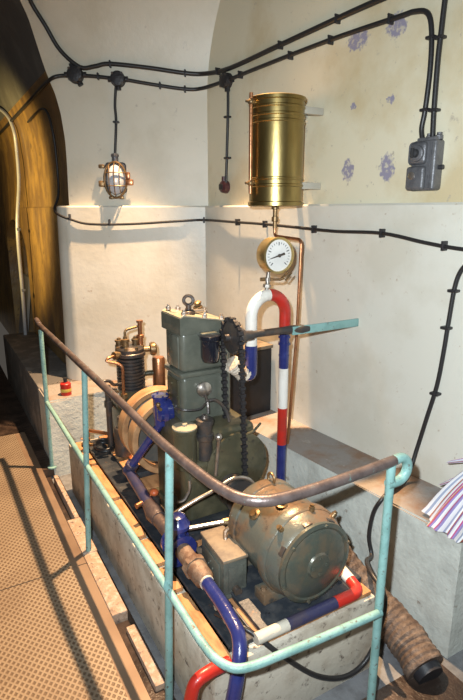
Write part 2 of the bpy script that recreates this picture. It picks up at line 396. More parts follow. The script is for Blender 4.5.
mb.grid([[p + V((0, 0, 0)) for p in LP], [p + V((0, 0, Z_L - .01)) for p in LT]])
LP = LT
inner = []
for i, p in enumerate(LP):
    if i <= 1: q = p + V((.14, 0, 0))
    elif i < len(LP) - 2: q = p - BN * .14 if i > 6 else p + V((.14, .06, 0))
    elif i == len(LP) - 2: q = p + V((.08, .1, 0))
    else: q = p + V((.1, 0, 0))
    inner.append(q)
mb.grid([[p + V((0, 0, Z_L - .01)) for p in LP], [p + (q - p).normalized() * .01 + V((0, 0, Z_L)) for p, q in zip(LP, inner)], [q + V((0, 0, Z_L)) for q in inner]])
lw = mb.build('wall_lower', 'wall_low')
lw.data.materials.append(M['gold'])
for p in lw.data.polygons:
    if p.center.y + lw.location.y > 4.0: p.material_index = 1
struct(lw)
# tunnel: arched doorway further along, dark recess behind it
mb = MB()
dz = [0, .5, 1.0, 1.25]; 
arch = [(5.75, z) for z in dz] + [(6.45 - .70 * math.cos(a), 1.25 + .36 * math.sin(a)) for a in [PI * k / 10 for k in range(1, 10)]] + [(7.15, z) for z in dz[::-1]]
mb.grid([[V((.885, y, z)) for y, z in arch], [V((.90, y, 1.80)) if z >= 1.25 else V((.885, y, z)) for y, z in arch]])
mb.grid([[V((.885, y, z)) for y, z in arch], [V((1.25, y, z)) for y, z in arch]])
mb.grid([[V((.885, 7.15, 0)), V((.885, 10.5, 0))], [V((.90, 7.15, 1.80)), V((.90, 10.5, 1.80))]])
struct(mb.build('wall_tunnel', 'gold'))
struct(MB().prism([V((1.25, y, z)) for y, z in arch], (.06, 0, 0)).build('door_1', 'door'))
struct(MB().box((-3, 10.4, -.1), (1.4, 10.5, 3.6)).build('wall_far', 'dark_void'))
pn = tag(MB().prism([(.86, 6.5, 0.0), (.86, 7.0, 0), (1.0, 7.0, .95), (1.0, 6.5, .95)], (.03, 0, 0)).build('leaning_board', 'grey_panel'),
         'grey board leaning in the dark tunnel doorway', 'board')

# ------------------------------------------------------------------ floors
struct(MB().box((-2.6, -1.0, -.06), (.50, 2.335, 0)).build('floor', 'grating'))
struct(MB().box((-2.6, 2.341, -.06), (.50, 4.20, 0)).build('floor_walkway', 'grating'))
struct(MB().box((-2.6, 4.20, -.06), (.575, 10.5, -.001)).box((.50, 3.46, -.06), (.575, 4.2, -.001)).build('floor_tunnel', 'wet_shade'))  # far floor darkened in its colour where the lamps hardly reach
struct(MB().box((.48, -1.0, -.16), (2.2, 3.6, -.075)).build('floor_pit', 'channel_floor'))
struct(MB().box((1.17, .2, -.076), (1.60, 1.13, -.07)).build('floor_wet_patch', 'wet_shade'))
# low concrete bench along the tunnel wall, round the back and along the right wall
bp = [(.575, 3.80), (.575, 3.46), (1.08, 3.50), (1.36, 3.44), (1.425, 3.30), (1.57, 1.80), (1.645, 1.10), (2.02, 1.10), (1.95, 2.0), (1.84, 3.2), (1.76, 3.45), (1.0, 3.86), (.88, 3.95)]
poly = [V((x, y, -.12)) for x, y in bp]
bench = MB().prism(poly, (0, 0, .60))
bench.bm.faces.ensure_lookup_table()
es = [e for e in bench.bm.edges if all(abs(v.co.z - .48) < 1e-4 for v in e.verts)]
bmesh.ops.bevel(bench.bm, geom=es, offset=.012, segments=2, affect='EDGES')
o = bench.build('trim_1', 'bench_face'); o.data.materials.append(M['bench_top']); o.data.materials.append(M['concrete'])
for p in o.data.polygons:
    if p.normal.z > .4: p.material_index = 1
struct(o)
o = MB().box((.575, 3.80, -.12), (.885, 5.72, .48), .012).build('trim_2', 'dark_concrete'); struct(o)
# kerb between walkway and drain, broken away near the front
kb = MB()
for (y0, y1, x0, x1) in ((1.93, 2.42, .503, .575), (2.42, 2.78, .503, .58), (2.78, 3.36, .548, .577)):
    kb.box((x0, y0, -.12), (x1, y1 - .004, -.002), .008)
kb.box((.54, 1.52, -.12), (.58, 1.86, -.02), .006)
struct(kb.build('trim_3', 'kerb'))
struct(MB().box((.501, .6, -.12), (.575, 1.925, -.045), .006).box((.501, 2.78, -.12), (.546, 3.44, -.05), .004).box((.575, 1.0, -.12), (.60, 3.45, -.06), .004).build('trim_4', 'wet_shade'))  # near-black slabs paint in the shade of the kerb gaps

# ------------------------------------------------------------------ machine plinth
t = thing('machine_plinth', 'long cream concrete plinth with timber edging under the whole machine set', 'plinth', (1.0, 2.25, -.12))
MB().box((.635, 1.225, -.12), (1.345, 3.22, .262), .012).build('block', 'plinth', t)
yy = [1.24, 1.62, 1.80, 2.02, 2.40, 2.83, 3.20]
for a, b in zip(yy, yy[1:]):
    MB().box((.642, a, .262), (.708, b - .03, .282), .004).build('timber', 'timber', t)
    MB().box((.826, a, .262), (1.33, b - .004, .280), .003).build('timber', 'timber', t)
k = MB().box((.714, 1.27, .262), (.822, 3.16, .280)).box((.714, 1.27, .262), (.722, 3.16, .290), .002).box((.814, 1.27, .262), (.822, 3.16, .290), .002)
k.build('steel_channel', 'skid', t)
MB().box((1.255, 1.30, .262), (1.335, 3.18, .30), .004).build('steel_rail', 'skid', t)
MB().box((.84, 1.265, .280), (1.30, 1.80, .300), .004).bolts((.9, 1.32, .30), (0, 0, 1), .001, 1).bolts((1.24, 1.32, .30), (0, 0, 1), .001, 1).build('bedplate', 'skid', t)
for y in (1.62, 1.86): MB().box((.80, y, .28), (1.26, y + .07, .345), .005).build('cross_member', 'skid', t)

# ------------------------------------------------------------------ handrail
t = thing('handrail', 'mint green pipe handrail with worn steel top rail curling over at its end', 'railing', (.56, 2.2, 0))
top = [(.545, 3.75, .985), (.552, 3.60, .965), (.556, 3.47, .955), (.565, 2.4, .955), (.585, 1.50, .955), (.60, 1.28, .955), (.635, 1.135, .955), (.71, 1.055, .952), (.86, 1.035, .95), (1.03, 1.04, .95), (1.175, 1.045, .952)]
top = [(.572, 3.58, 1.012), (.574, 3.50, .997), (.575, 3.42, .990), (.585, 2.4, .978), (.598, 1.9, .963), (.604, 1.53, .952), (.620, 1.26, .95), (.634, 1.165, .949), (.652, 1.105, .949), (.69, 1.062, .949), (.755, 1.042, .949), (.88, 1.037, .95), (1.03, 1.04, .952), (1.175, 1.045, .955)]
scroll = []
cx, cz, r0 = 1.196, .918, .040
for k in range(15):
    a = PI / 2 - k * (PI * 1.02) / 14; scroll.append((cx + r0 * math.cos(a), 1.045, cz + r0 * math.sin(a)))
MB().tube(smooth_path(top, 8), .0165, 14).build('top_rail', 'rail', t)
MB().tube([(1.165, 1.0445, .953), (1.178, 1.045, .956)] + [(x, y, z) for x, y, z in scroll] + [(1.172, 1.047, .876), (1.158, 1.048, .877)], .016, 14).build('scroll', 'mint', t)
mid = [(.570, 3.47, .475), (.562, 2.4, .472), (.568, 1.55, .46), (.570, 1.30, .452), (.571, 1.18, .449), (.580, 1.105, .448), (.612, 1.052, .447), (.67, 1.035, .445), (.76, 1.032, .440), (.9, 1.031, .430), (1.16, 1.036, .410)]
MB().tube(smooth_path(mid, 8), .0135, 12).build('mid_rail', 'mint', t)
for (x, y, xt, yt, z0) in ((.566, 3.47, .574, 3.47, -.0), (.535, 2.44, .585, 2.44, -.075), (.566, 1.46, .602, 1.46, -.12), (1.166, 1.05, 1.168, 1.048, -.12)):
    MB().tube([(x, y, z0), ((x + xt) / 2, y, .47), (xt, yt, .965 if y > 2 else .945)], .0145, 12).lathe((x, y, z0), (0, 0, 1), [(.03, 0), (.03, .008), (.018, .012)], 14).build('post', 'mint', t)

# ------------------------------------------------------------------ electric motor
t = thing('electric_motor', 'large drum-shaped grey-green electric motor with round end cover on the front of the plinth', 'motor', (1.07, 1.5, .30))
mx, mz = 1.078, .474
c = (mx, 0, mz)
def ly(y): return (mx, y, mz)
MB().lathe(ly(1.72), (0, -1, 0), [(.10, .06), (.14, .065), (.160, .08), (.171, .10), (.171, .14), (.165, .145), (.165, .325), (.178, .33), (.178, .365), (.173, .372)], 48).build('housing', 'motor', t)
eb = MB().lathe(ly(1.352), (0, -1, 0), [(.172, 0), (.170, .012), (.160, .045), (.152, .062), (.148, .066)], 48)
eb = eb.build('end_bell', 'motor', t)
MB().lathe(ly(1.288), (0, -1, 0), [(.156, 0), (.156, .012), (.142, .017), (.134, .014), (.122, .021), (.05, .026), (.045, .034), (.02, .036)], 48).bolts(ly(1.250 + .003), (0, -1, 0), .03, 4, .007, .006).bolts(ly(1.271), (0, -1, 0), .148, 6, .006, .008, .3).build('end_cover', 'motor_cap', t)
# ventilation windows and brush lugs round the end bell
for a in (.35, 1.05, 1.75, 2.6):
    d = V((math.cos(a), 0, math.sin(a))); p = V(ly(1.325)) + d * .150
    MB(MX.Translation(p) @ d.to_track_quat('Z', 'Y').to_matrix().to_4x4()).box((-.035, -.018, -.004), (.035, .018, .010), .004).build('vent_cover', 'dark_steel', eb)
for a in (.72, 1.42, 2.25):
    d = V((math.cos(a), 0, math.sin(a))); p = V(ly(1.345)) + d * .170
    MB().cyl(p - d * .02, p + d * .016, .011, seg=10).bolt(p + d * .014, d, .008, .01).build('lug', 'bronze', eb)
for y in (1.39, 1.61):
    MB().box((.91, y - .035, .300), (1.24, y + .035, .345), .006).bolt((.93, y, .345), (0, 0, 1), .012, .012).bolt((1.22, y, .345), (0, 0, 1), .012, .012).build('foot', 'motor', t)
MB().cyl(ly(1.65), ly(1.92), .028, seg=16).lathe(ly(1.80), (0, 1, 0), [(.075, 0), (.075, .035), (.05, .04), (.05, .05), (.075, .055), (.075, .09)], 28).build('coupling', 'dark_steel', t)
MB().ring((mx + .02, 1.60, mz + .18), (1, 0, 0), .022, .006, 20, 8).cyl((mx + .02, 1.60, mz + .155), (mx + .02, 1.60, mz + .165), .014).build('lifting_eye', 'bronze', t)
MB().tube(smooth_path([(.945, 1.60, .49), (.90, 1.62, .47), (.885, 1.60, .44)], 6), .010, 8).build('lead_pipe', 'motor', t)
for (p, dd) in (((mx - .04, 1.44, mz + .158), (0, 0, 1)), ((mx - .12, 1.50, mz + .112), (-.6, 0, .8))):
    MB().lathe(p, dd, [(.024, 0), (.024, .006), (.014, .010), (.014, .016)], 12).build('terminal_boss', 'bronze', t)

t = thing('terminal_box', 'square-edged grey-green terminal box with lamplight painted on its lid standing beside the motor', 'box', (.86, 1.6, .28))
fr = MX.Translation(V((.868, 1.585, .28))) @ MX.Rotation(math.radians(-3), 4, 'Z')
MB(fr).box((-.05, -.105, 0), (.05, .105, .150), .008).box((-.058, -.115, 0), (.058, .115, .014), .004).build('body', 'jbox', t)
MB(fr).box((-.054, -.109, .150), (.054, .109, .166), .006).build('lid', 'jlid_lit', t)
MB(fr).box((-.030, -.107, .03), (.034, -.104, .13), .003).box((-.056, -.075, .03), (-.05, .075, .13), .003).bolts((-.056, 0, .08), (-1, 0, 0), .02, 4, .004, .004).build('cover_plate', 'jbox', t)
MB(fr).cyl((0.0, -.105, .03), (0.0, -.13, .03), .016).build('gland', 'dark_steel', t)

# ------------------------------------------------------------------ diesel engine
t = thing('engine', 'tall grey-green single-block engine with lamplight painted on its sloping head at the middle of the plinth', 'engine', (1.05, 2.15, .28))
MB().box((.875, 1.93, .28), (1.255, 2.30, .62), .03, seg=3).box((.89, 1.95, .60), (1.245, 2.29, .745), .03, seg=3).box((.86, 1.91, .28), (1.27, 2.32, .325), .006).build('crankcase', 'olive', t)
MB().lathe((1.13, 1.935, .56), (0, -1, 0), [(.16, 0), (.16, .012), (.14, .02), (.06, .024), (.05, .03)], 40).bolts((1.13, 1.923, .56), (0, -1, 0), .15, 10, .006, .010).build('bearing_cover', 'olive', t)
for z in (.70, .60, .47): MB().tube(smooth_path([(1.12, 1.93, z + .0), (1.20, 1.918, z + .012), (1.27, 1.95, z + .03)], 6), .006, 6).build('casing_rib', 'olive', t)
MB().box((.940, 2.10, .73), (1.200, 2.29, .965), .022, seg=3).build('cylinder_block', 'green', t)
MB().box((.932, 2.092, .962), (1.206, 2.298, .985), .006).build('joint_flange', 'green', t)
MB().box((.940, 2.10, .983), (1.200, 2.29, 1.175), .022, seg=3).box((.935, 2.13, 1.0), (.945, 2.26, 1.15), .003).build('cylinder', 'green', t)
MB().prism([(.930, 2.087, 1.165), (1.206, 2.087, 1.165), (1.206, 2.087, 1.190), (1.16, 2.087, 1.207), (.95, 2.087, 1.247), (.930, 2.087, 1.240)], (0, .215, 0)).build('head', 'green', t)
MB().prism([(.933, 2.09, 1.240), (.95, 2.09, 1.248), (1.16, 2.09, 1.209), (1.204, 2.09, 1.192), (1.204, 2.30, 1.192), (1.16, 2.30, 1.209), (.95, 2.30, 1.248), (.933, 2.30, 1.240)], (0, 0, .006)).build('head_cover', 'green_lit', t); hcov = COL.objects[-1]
for (x, y) in ((.96, 2.11), (.96, 2.285), (1.06, 2.105), (1.06, 2.285), (1.15, 2.285), (1.15, 2.11), (1.01, 2.285)):
    z = 1.252 - (x - .95) * .182
    MB().bolt((x, y, z), (0, 0, 1), .012, .016).cyl((x, y, z + .016), (x, y, z + .026), .006, seg=8).build('head_bolt', 'steel', hcov)
MB().ring((1.035, 2.22, 1.297), (.5, .86, 0), .022, .008, 22, 8).cyl((1.035, 2.22, 1.235), (1.035, 2.22, 1.277), .013).lathe((1.035, 2.22, 1.238), (0, 0, 1), [(.032, 0), (.032, .01), (.02, .016)], 20).build('lifting_eye', 'dark_steel', t)
MB().box((1.01, 2.20, 1.238), (1.11, 2.245, 1.252), .004).build('rocker_bar', 'steel', t)
for p in ((1.09, 2.24, 1.245), (1.12, 2.29, 1.24)): MB().lathe(p, (0, 0, 1), [(.02, 0), (.022, .012), (.012, .02), (.016, .034), (.006, .04)], 14).build('injector_union', 'bronze', t)
MB().box((.945, 2.135, .78), (.932, 2.26, .94), .003).bolts((.932, 2.20, .86), (-1, 0, 0), .055, 4, .006, .006).build('side_door', 'olive', t)
# filter bowl, round gauge, lever and oil fillers on the front of the engine
MB().lathe((1.055, 2.045, 1.045), (0, 0, 1), [(.018, -.006), (.036, 0), (.043, .02), (.043, .095), (.048, .10), (.048, .118), (.04, .122)], 24).build('filter_bowl', 'bottle', t)
MB().box((1.02, 2.05, 1.150), (1.10, 2.10, 1.172), .006).build('filter_bracket', 'green', t)
MB().lathe((1.04, 2.10, .90), (0, -1, 0), [(.030, 0), (.036, .012), (.036, .026), (.026, .030), (.008, .040)], 24).build('inspection_cap', 'steel', t)
MB().tube(smooth_path([(1.04, 2.07, .875), (1.038, 2.04, .84), (1.035, 2.03, .80)], 6), .007, 8).tube(smooth_path([(1.04, 2.06, .85), (1.09, 2.05, .845), (1.13, 2.03, .79), (1.135, 2.0, .72)], 8), .008, 8).build('oil_pipe', 'dark_steel', t)
MB().lathe((.885, 1.965, .60), (0, 0, 1), [(.052, 0), (.052, .165), (.056, .168), (.056, .184)], 28).build('oil_filler', 'olive', t); ofil = COL.objects[-1]
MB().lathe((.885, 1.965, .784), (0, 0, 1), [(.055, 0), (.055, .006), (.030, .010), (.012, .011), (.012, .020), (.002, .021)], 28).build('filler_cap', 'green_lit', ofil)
MB().lathe((.978, 1.955, .62), (0, 0, 1), [(.034, 0), (.034, .09), (.04, .095), (.04, .12), (.034, .125), (.034, .165), (.040, .168), (.040, .19), (.02, .196), (.012, .21)], 24).build('pump_body', 'dark_steel', t)
MB().tube([(1.005, 1.905, .55), (1.018, 1.90, .72)], .009, 10).ball((1.018, 1.90, .735), .018, seg=14).build('lever', 'steel', t)
MB().tube(smooth_path([(.905, 2.10, .83), (.93, 2.06, .825), (1.0, 2.05, .82), (1.04, 2.06, .84)], 6), .005, 6).build('drip_pipe', 'dark_steel', t)
# blue water pump on the near flank
MB().lathe((.93, 2.24, .765), (-1, 0, 0), [(.062, 0), (.065, .03), (.05, .045), (.05, .06), (.035, .072)], 26).cyl((.885, 2.24, .70), (.885, 2.24, .84), .032).cyl((.885, 2.24, .84), (.885, 2.24, .85), .042).bolts((.885, 2.24, .85), (0, 0, 1), .034, 4, .005, .006).build('water_pump', 'navy', t)
MB().ball((.862, 2.21, .815), .012).cyl((.862, 2.21, .80), (.862, 2.18, .80), .008).build('drain_tap', 'bronze', t)
MB().cyl((.905, 2.33, .70), (.905, 2.33, .80), .022).ball((.905, 2.33, .81), .026, seg=14).build('pump_valve', 'dark_steel', t)

t = thing('flywheel', 'broad double-rimmed flywheel with lamplight painted on its rims behind the engine block', 'flywheel', (1.005, 2.56, .30))
fc = (1.005, 0, .545)
for y in (2.445, 2.605):
    MB().lathe((fc[0], y, fc[2]), (0, -1, 0), [(.184, -.040), (.209, -.042), (.214, -.036), (.214, .036), (.209, .042), (.184, .040), (.180, .03), (.180, -.03), (.184, -.040)], 64, cap=False).build('rim', 'rim', t)
MB().lathe((fc[0], 2.56, fc[2]), (0, -1, 0), [(.03, -.09), (.05, -.09), (.055, -.05), (.18, -.13), (.18, -.10), (.13, -.09), (.13, .02), (.18, .03), (.18, .06), (.055, .06), (.05, .10), (.03, .10)], 48).build('web', 'web', t)
MB().cyl((fc[0], 2.40, fc[2]), (fc[0], 2.74, fc[2]), .028).build('shaft', 'steel', t)
MB().box((.80, 2.52, .285), (1.17, 2.60, .318), .004).build('pit_guard', 'skid', t)

# ------------------------------------------------------------------ air compressor at the back

t = thing('compressor', 'small finned brass-topped air compressor at the far end of the plinth', 'compressor', (1.0, 3.0, .28))
t.scale = (1.0, 1.0, .95)
cx, cy = 1.0, 3.0
MB().box((.89, 2.88, .28), (1.11, 3.14, .55), .025, seg=3).lathe((cx, cy, .54), (0, 0, 1), [(.10, 0), (.10, .05), (.078, .07), (.078, .12)], 28).build('crankcase', 'olive', t)
prof = [(.072, 0)]
for k in range(10): prof += [(.072, k * .022), (.086, k * .022 + .003), (.086, k * .022 + .011), (.072, k * .022 + .014)]
MB().lathe((cx, cy, .66), (0, 0, 1), prof, 32).build('finned_cylinder', 'dark_steel', t)
MB().lathe((cx, cy, .878), (0, 0, 1), [(.078, 0), (.094, .006), (.094, .026), (.088, .03), (.088, .052), (.072, .070), (.03, .075)], 32).build('cylinder_head', 'dark_steel', t); head = COL.objects[-1]
for k in range(8):
    a = k * PI / 4 + .2; MB().bolt((cx + .08 * math.cos(a), cy + .08 * math.sin(a), .93), (0, 0, 1), .010, .018).build('head_stud', 'bronze', head)
for (x, y, h, r) in ((.965, 2.97, .07, .02), (1.03, 2.98, .06, .018), (.945, 3.03, .05, .02), (1.05, 3.02, .055, .018)):
    MB().lathe((x, y, .945), (0, 0, 1), [(r, 0), (r, h * .5), (r * 1.25, h * .52), (r * 1.25, h * .75), (r * .6, h * .8), (r * .6, h)], 14).build('valve', 'bronze', head)
MB().tube(fillet([(.965, 2.97, .99), (.965, 2.97, 1.055), (1.055, 2.985, 1.068)], .02), .008, 10).build('bridge_pipe', 'bronze', t)
MB().lathe((1.065, 2.985, .94), (0, 0, 1), [(.017, 0), (.017, .05), (.022, .052), (.022, .07), (.013, .075), (.013, .15), (.020, .152), (.020, .165)], 16).build('relief_valve', 'copper', t)
MB().cyl((1.06, 2.98, .915), (1.125, 2.965, .915), .018).lathe((1.115, 2.967, .915), (1, -.2, 0), [(.022, 0), (.040, .004), (.044, .016), (.044, .030), (.034, .040), (.012, .044)], 20).build('outlet_flange', 'bronze', t)
MB().cyl((.94, 2.97, .905), (.90, 2.955, .905), .020).cyl((.905, 2.957, .905), (.885, 2.95, .905), .027, seg=8).build('inlet_union', 'bronze', t)
MB().tube(fillet([(.885, 2.95, .905), (.845, 2.935, .90), (.83, 2.93, .885), (.90, 2.91, .862), (.918, 2.90, .84), (.915, 2.90, .64)], .02), .009, 10).build('delivery_pipe', 'copper', t)
MB().cyl((1.085, 3.0, .745), (1.17, 2.98, .745), .018).build('manifold', 'olive', t)
MB().lathe((1.175, 2.98, .60), (0, 0, 1), [(.038, 0), (.04, .01), (.04, .238), (.034, .25), (.012, .252)], 24).build('moisture_trap', 'copper', t)
MB().tube(fillet([(.92, 2.93, .725), (.86, 2.91, .73), (.84, 2.90, .765), (.80, 2.89, .775), (.775, 2.89, .755), (.80, 2.885, .728), (.87, 2.88, .715)], .02), .010, 10).build('suction_loop', 'dark_steel', t)
MB().tube([(.918, 2.9, .665), (.918, 2.9, .64)], .02, 8).tube([(.918, 2.9, .64), (.918, 2.9, .5)], .009, 8).build('pipe_nut', 'bronze', t)
MB().lathe((.875, 2.83, .30), (0, 0, 1), [(.05, 0), (.05, .17), (.045, .18), (.02, .185), (.02, .22), (.028, .222), (.028, .25), (.01, .255)], 20).build('oil_pot', 'dark_steel', t)
MB().tube([(.835, 2.95, .28), (.835, 2.95, .72)], .018, 10).lathe((.835, 2.95, .58), (0, 0, 1), [(.026, 0), (.026, .04)], 10).build('stand_pipe', 'dark_steel', t)
o = tag(MB().tube(fillet([(.745, 3.14, .36), (.80, 3.08, .36), (.865, 2.98, .365), (.90, 2.80, .365)], .03), .011, 10).cyl((.875, 2.91, .365), (.885, 2.87, .365), .018, seg=8).cyl((.745, 3.14, .36), (.745, 3.14, .28), .011).cyl((.90, 2.80, .365), (.90, 2.80, .28), .011).build('copper_feed_pipe', 'copper'),
        'thin copper pipe running low across the far end of the plinth towards the flywheel', 'pipe')
o = tag(MB().tube(smooth_path([(.80 + .055 * math.cos(a), 2.98 + .075 * math.sin(a), .293 + .012 * (a / (2 * PI))) for a in [k * PI / 8 for k in range(41)]], 2), .0085, 8).build('coiled_hose', 'rubber'),
        'coil of dark thin hose lying on the far end of the plinth', 'hose')
t = thing('drain_cock', 'small bronze drain cock at the plinth edge beside the coiled hose', 'valve', (.70, 3.02, .282))
MB().lathe((.70, 3.02, .282), (0, 0, 1), [(.02, 0), (.02, .03), (.028, .032), (.028, .05), (.012, .055), (.012, .075)], 12).cyl((.70, 3.02, .32), (.74, 3.0, .32), .010).build('body', 'bronze', t)
MB().tube([(.675, 3.03, .36), (.725, 3.01, .36)], .006, 8).build('handle', 'copper', t)

# ------------------------------------------------------------------ chain driven starting shaft
t = thing('starting_shaft', 'overhead dark starting shaft with sprocket and chain, carried on a mint green wall bracket', 'drive shaft', (1.2, 2.0, .45))
sx, sy, sz = 1.135, 1.99, 1.155
lx, lz = 1.15, .47
MB().cyl((1.10, sy, sz), (1.50, 1.965, 1.163), .017, seg=16).lathe((1.152, sy, sz), (1, -.08, 0), [(.03, 0), (.064, .004), (.066, .014), (.060, .018), (.040, .022), (.036, .04), (.024, .055), (.022, .09)], 28).build('shaft', 'dark_steel', t)
def sprocket(x, y, z, R):
    b = MB(); n = 18
    b.lathe((x - .006, y, z), (1, 0, 0), [(R * .3, -.006), (R, 0), (R, .012), (R * .3, .018)], 36)
    for k in range(n):
        a = 2 * PI * k / n; b.box((x - .004, y + R * math.cos(a) - .006, z + R * math.sin(a) - .006), (x + .004, y + R * math.cos(a) + .006, z + R * math.sin(a) + .006), .002)
    return b
sprocket(sx, sy, sz, .070).build('sprocket', 'dark_steel', t)
sprocket(lx, 1.97, lz, .074).build('sprocket', 'dark_steel', t)
ch = MB(); R = .083
loop = []
n = 34
for k in range(n): loop.append((sy + R, sz + (lz - sz) * k / n, -1))
y2 = 1.97
path = [V((sx + (lx - sx) * k / 40, (sy + R) + (y2 - sy) * k / 40, sz + (lz - sz) * k / 40)) for k in range(41)]
path += [V((lx, y2 + R * math.cos(a), lz - R * math.sin(a))) for a in [PI * k / 12 for k in range(1, 12)]]
path += [V((lx + (sx - lx) * k / 40, (y2 - R) + (sy - y2) * k / 40, lz + (sz - lz) * k / 40)) for k in range(41)]
path += [V((sx, sy - R * math.cos(a), sz + R * math.sin(a))) for a in [PI * k / 12 for k in range(1, 12)]]
for i, p in enumerate(path):
    q = path[(i + 1) % len(path)]; d = (q - p); L_ = d.length
    if L_ < 1e-6: continue
    fr = MX.Translation((p + q) / 2) @ d.to_track_quat('Z', 'X').to_matrix().to_4x4()
    w = .013 if i % 2 else .008
    tmp = bmesh.ops.create_cube(ch.bm, size=1)['verts']
    bmesh.ops.scale(ch.bm, vec=(w * 2, .019 if i % 2 else .013, L_ * .80), verts=tmp)
    # links lie flat in the plane of the sprocket: width along X
    nrm = d.normalized(); xa = V((1, 0, 0)); xa = (xa - nrm * xa.dot(nrm)).normalized(); ya = nrm.cross(xa)
    mt = MX(((xa.x, ya.x, nrm.x, (p.x + q.x) / 2), (xa.y, ya.y, nrm.y, (p.y + q.y) / 2), (xa.z, ya.z, nrm.z, (p.z + q.z) / 2), (0, 0, 0, 1)))
    bmesh.ops.transform(ch.bm, matrix=mt, verts=tmp)
ch.build('chain', 'cast_black', t, smooth=False)
MB().box((1.44, 1.945, 1.138), (1.895, 1.953, 1.178), .001).build('wall_bracket', 'mint', t)
MB().tube([(1.40, 1.973, 1.16), (1.44, 1.968, 1.16), (1.50, 1.955, 1.16), (1.535, 1.945, 1.16)], .02, 14, radii=[.018, .021, .021, .012]).build('bearing', 'dark_steel', t)

# ------------------------------------------------------------------ red white and blue pipes
t = thing('exhaust_pipe', 'tall hooped pipe painted in white, red and blue bands rising behind the chain', 'pipe', (1.46, 2.06, .28))
ux, lxp, uy, R = 1.474, 1.282, 2.06, .096
def arc(a0, a1, n=14): return [V(((ux + lxp) / 2 + R * math.cos(a0 + (a1 - a0) * k / n), uy, 1.222 + R * math.sin(a0 + (a1 - a0) * k / n))) for k in range(n + 1)]
pr = .0285
MB().tube([(lxp, uy, 1.085)] + arc(PI, PI / 2), pr, 16).build('white_bend', 'white', t)
MB().tube(arc(PI / 2, 0) + [(ux, uy, 1.13)], pr, 16).build('red_bend', 'red', t)
MB().tube([(ux, uy, 1.13), (ux, uy, .945)], pr - .0035, 16).lathe((ux, uy, 1.065), (0, 0, 1), [(.031, 0), (.031, .012)], 16).lathe((ux, uy, 1.10), (0, 0, 1), [(.031, 0), (.031, .012)], 16).lathe((ux, uy, 1.008), (0, 0, 1), [(.027, 0), (.027, .006)], 16).build('blue_band', 'navy', t)
MB().tube([(ux, uy, .945), (ux, uy, .735)], pr - .0035, 16).build('white_band', 'white', t)
MB().tube([(ux, uy, .735), (ux, uy, .535)], pr - .0035, 16).build('red_band', 'red', t)
MB().tube([(ux, uy, .535), (ux, uy, -.075)], pr - .0035, 16).build('blue_foot', 'navy', t)
MB().tube(fillet([(lxp, uy, 1.085), (lxp, uy, .935), (1.235, 2.058, .950)], .04), pr + .002, 16).build('blue_elbow', 'navy', t)
lg = MB(); P0 = V((1.245, 2.058, .940)); P1 = V((1.165, 2.05, 1.018))
pp = [P0.lerp(P1, k / 22) for k in range(23)]
lg.tube(pp, .03, 14, radii=[.034 + (.006 if k % 3 == 0 else -.001) + .004 * math.sin(k * 1.9) for k in range(23)]).build('lagging', 'lagging', t)

t = thing('pressure_gauge', 'round brass pressure gauge with white dial on top of the hooped pipe', 'gauge', (1.366, 2.06, 1.357))
gc = V((1.398, 2.05, 1.503))
MB().cyl((1.366, 2.06, 1.34), (1.372, 2.058, 1.425), .010, seg=12).lathe((1.366, 2.06, 1.355), (0, 0, 1), [(.018, 0), (.018, .014), (.012, .016)], 6).lathe((1.368, 2.06, 1.385), (0, 0, 1), [(.016, 0), (.016, .014)], 10).build('stem', 'steel', t)
MB().lathe(gc + V((0, .042, 0)), (0, -1, 0), [(.05, 0), (.076, .006), (.080, .012), (.080, .070), (.083, .072), (.083, .082), (.074, .084), (.071, .076)], 40).build('casing', 'brass_pale', t)
MB().lathe(gc + V((0, -.032, 0)), (0, -1, 0), [(.072, 0), (.072, .003)], 40).build('dial', 'dial', t); dial = COL.objects[-1]
nd = MB()
for k in range(21):
    a = math.radians(225 - k * 13.5); d = V((math.cos(a), 0, math.sin(a))); p = gc + V((0, -.0365, 0))
    nd.tube([p + d * (.052 if k % 5 else .046), p + d * .061], .0011 if k % 5 else .0018, 6)
nd.build('scale_marks', 'cast_black', dial)
a = math.radians(195); d = V((math.cos(a), 0, math.sin(a))); p = gc + V((0, -.039, 0))
MB().tube([p - d * .03, p + d * .05], .0022, 6, radii=[.006, .0015]).cyl(p, p + V((0, -.005, 0)), .008).build('needle', 'dark_steel', dial)
MB().tube([(1.366, 2.06, 1.392), (1.415, 2.02, 1.392), (1.43, 2.01, 1.40)], .006, 8).tube([(1.418, 2.03, 1.388), (1.44, 2.0, 1.425)], .005, 8).tube([(1.435, 2.01, 1.388), (1.455, 1.99, 1.425)], .005, 8).cyl((1.335, 2.07, 1.392), (1.366, 2.06, 1.392), .009, seg=8).build('cock', 'bronze', t)

t = thing('cooling_water_pipe', 'glossy dark blue water pipe running along the plinth edge past a flanged valve', 'pipe', (.75, 1.8, .28))
MB().tube([(.885, 2.24, .705), (.772, 2.42, .41)], .021, 16).build('inclined_run', 'navy', t)
MB().ball((.770, 2.425, .40), .032, seg=16).cyl((.785, 2.40, .445), (.778, 2.411, .425), .033, seg=16).build('elbow', 'navy_dull', t)
MB().tube([(.769, 2.415, .397), (.757, 2.10, .372)], .027, 16).lathe((.757, 2.10, .372), (0, 1, 0), [(.030, 0), (.030, .02)], 16).build('straight_run', 'navy_dull', t)
MB().tube([(.757, 2.11, .372), (.755, 2.03, .366), (.755, 1.98, .364)], .04, 16, radii=[.030, .043, .036]).tube([(.755, 1.98, .364), (.755, 1.80, .362)], .031, 16).build('sleeve', 'sleeve', t)
v = MB().lathe((.755, 1.765, .365), (0, -1, 0), [(.035, -.045), (.062, -.045), (.062, -.03), (.04, -.026), (.046, 0), (.04, .026), (.062, .03), (.062, .045), (.035, .046)], 28)
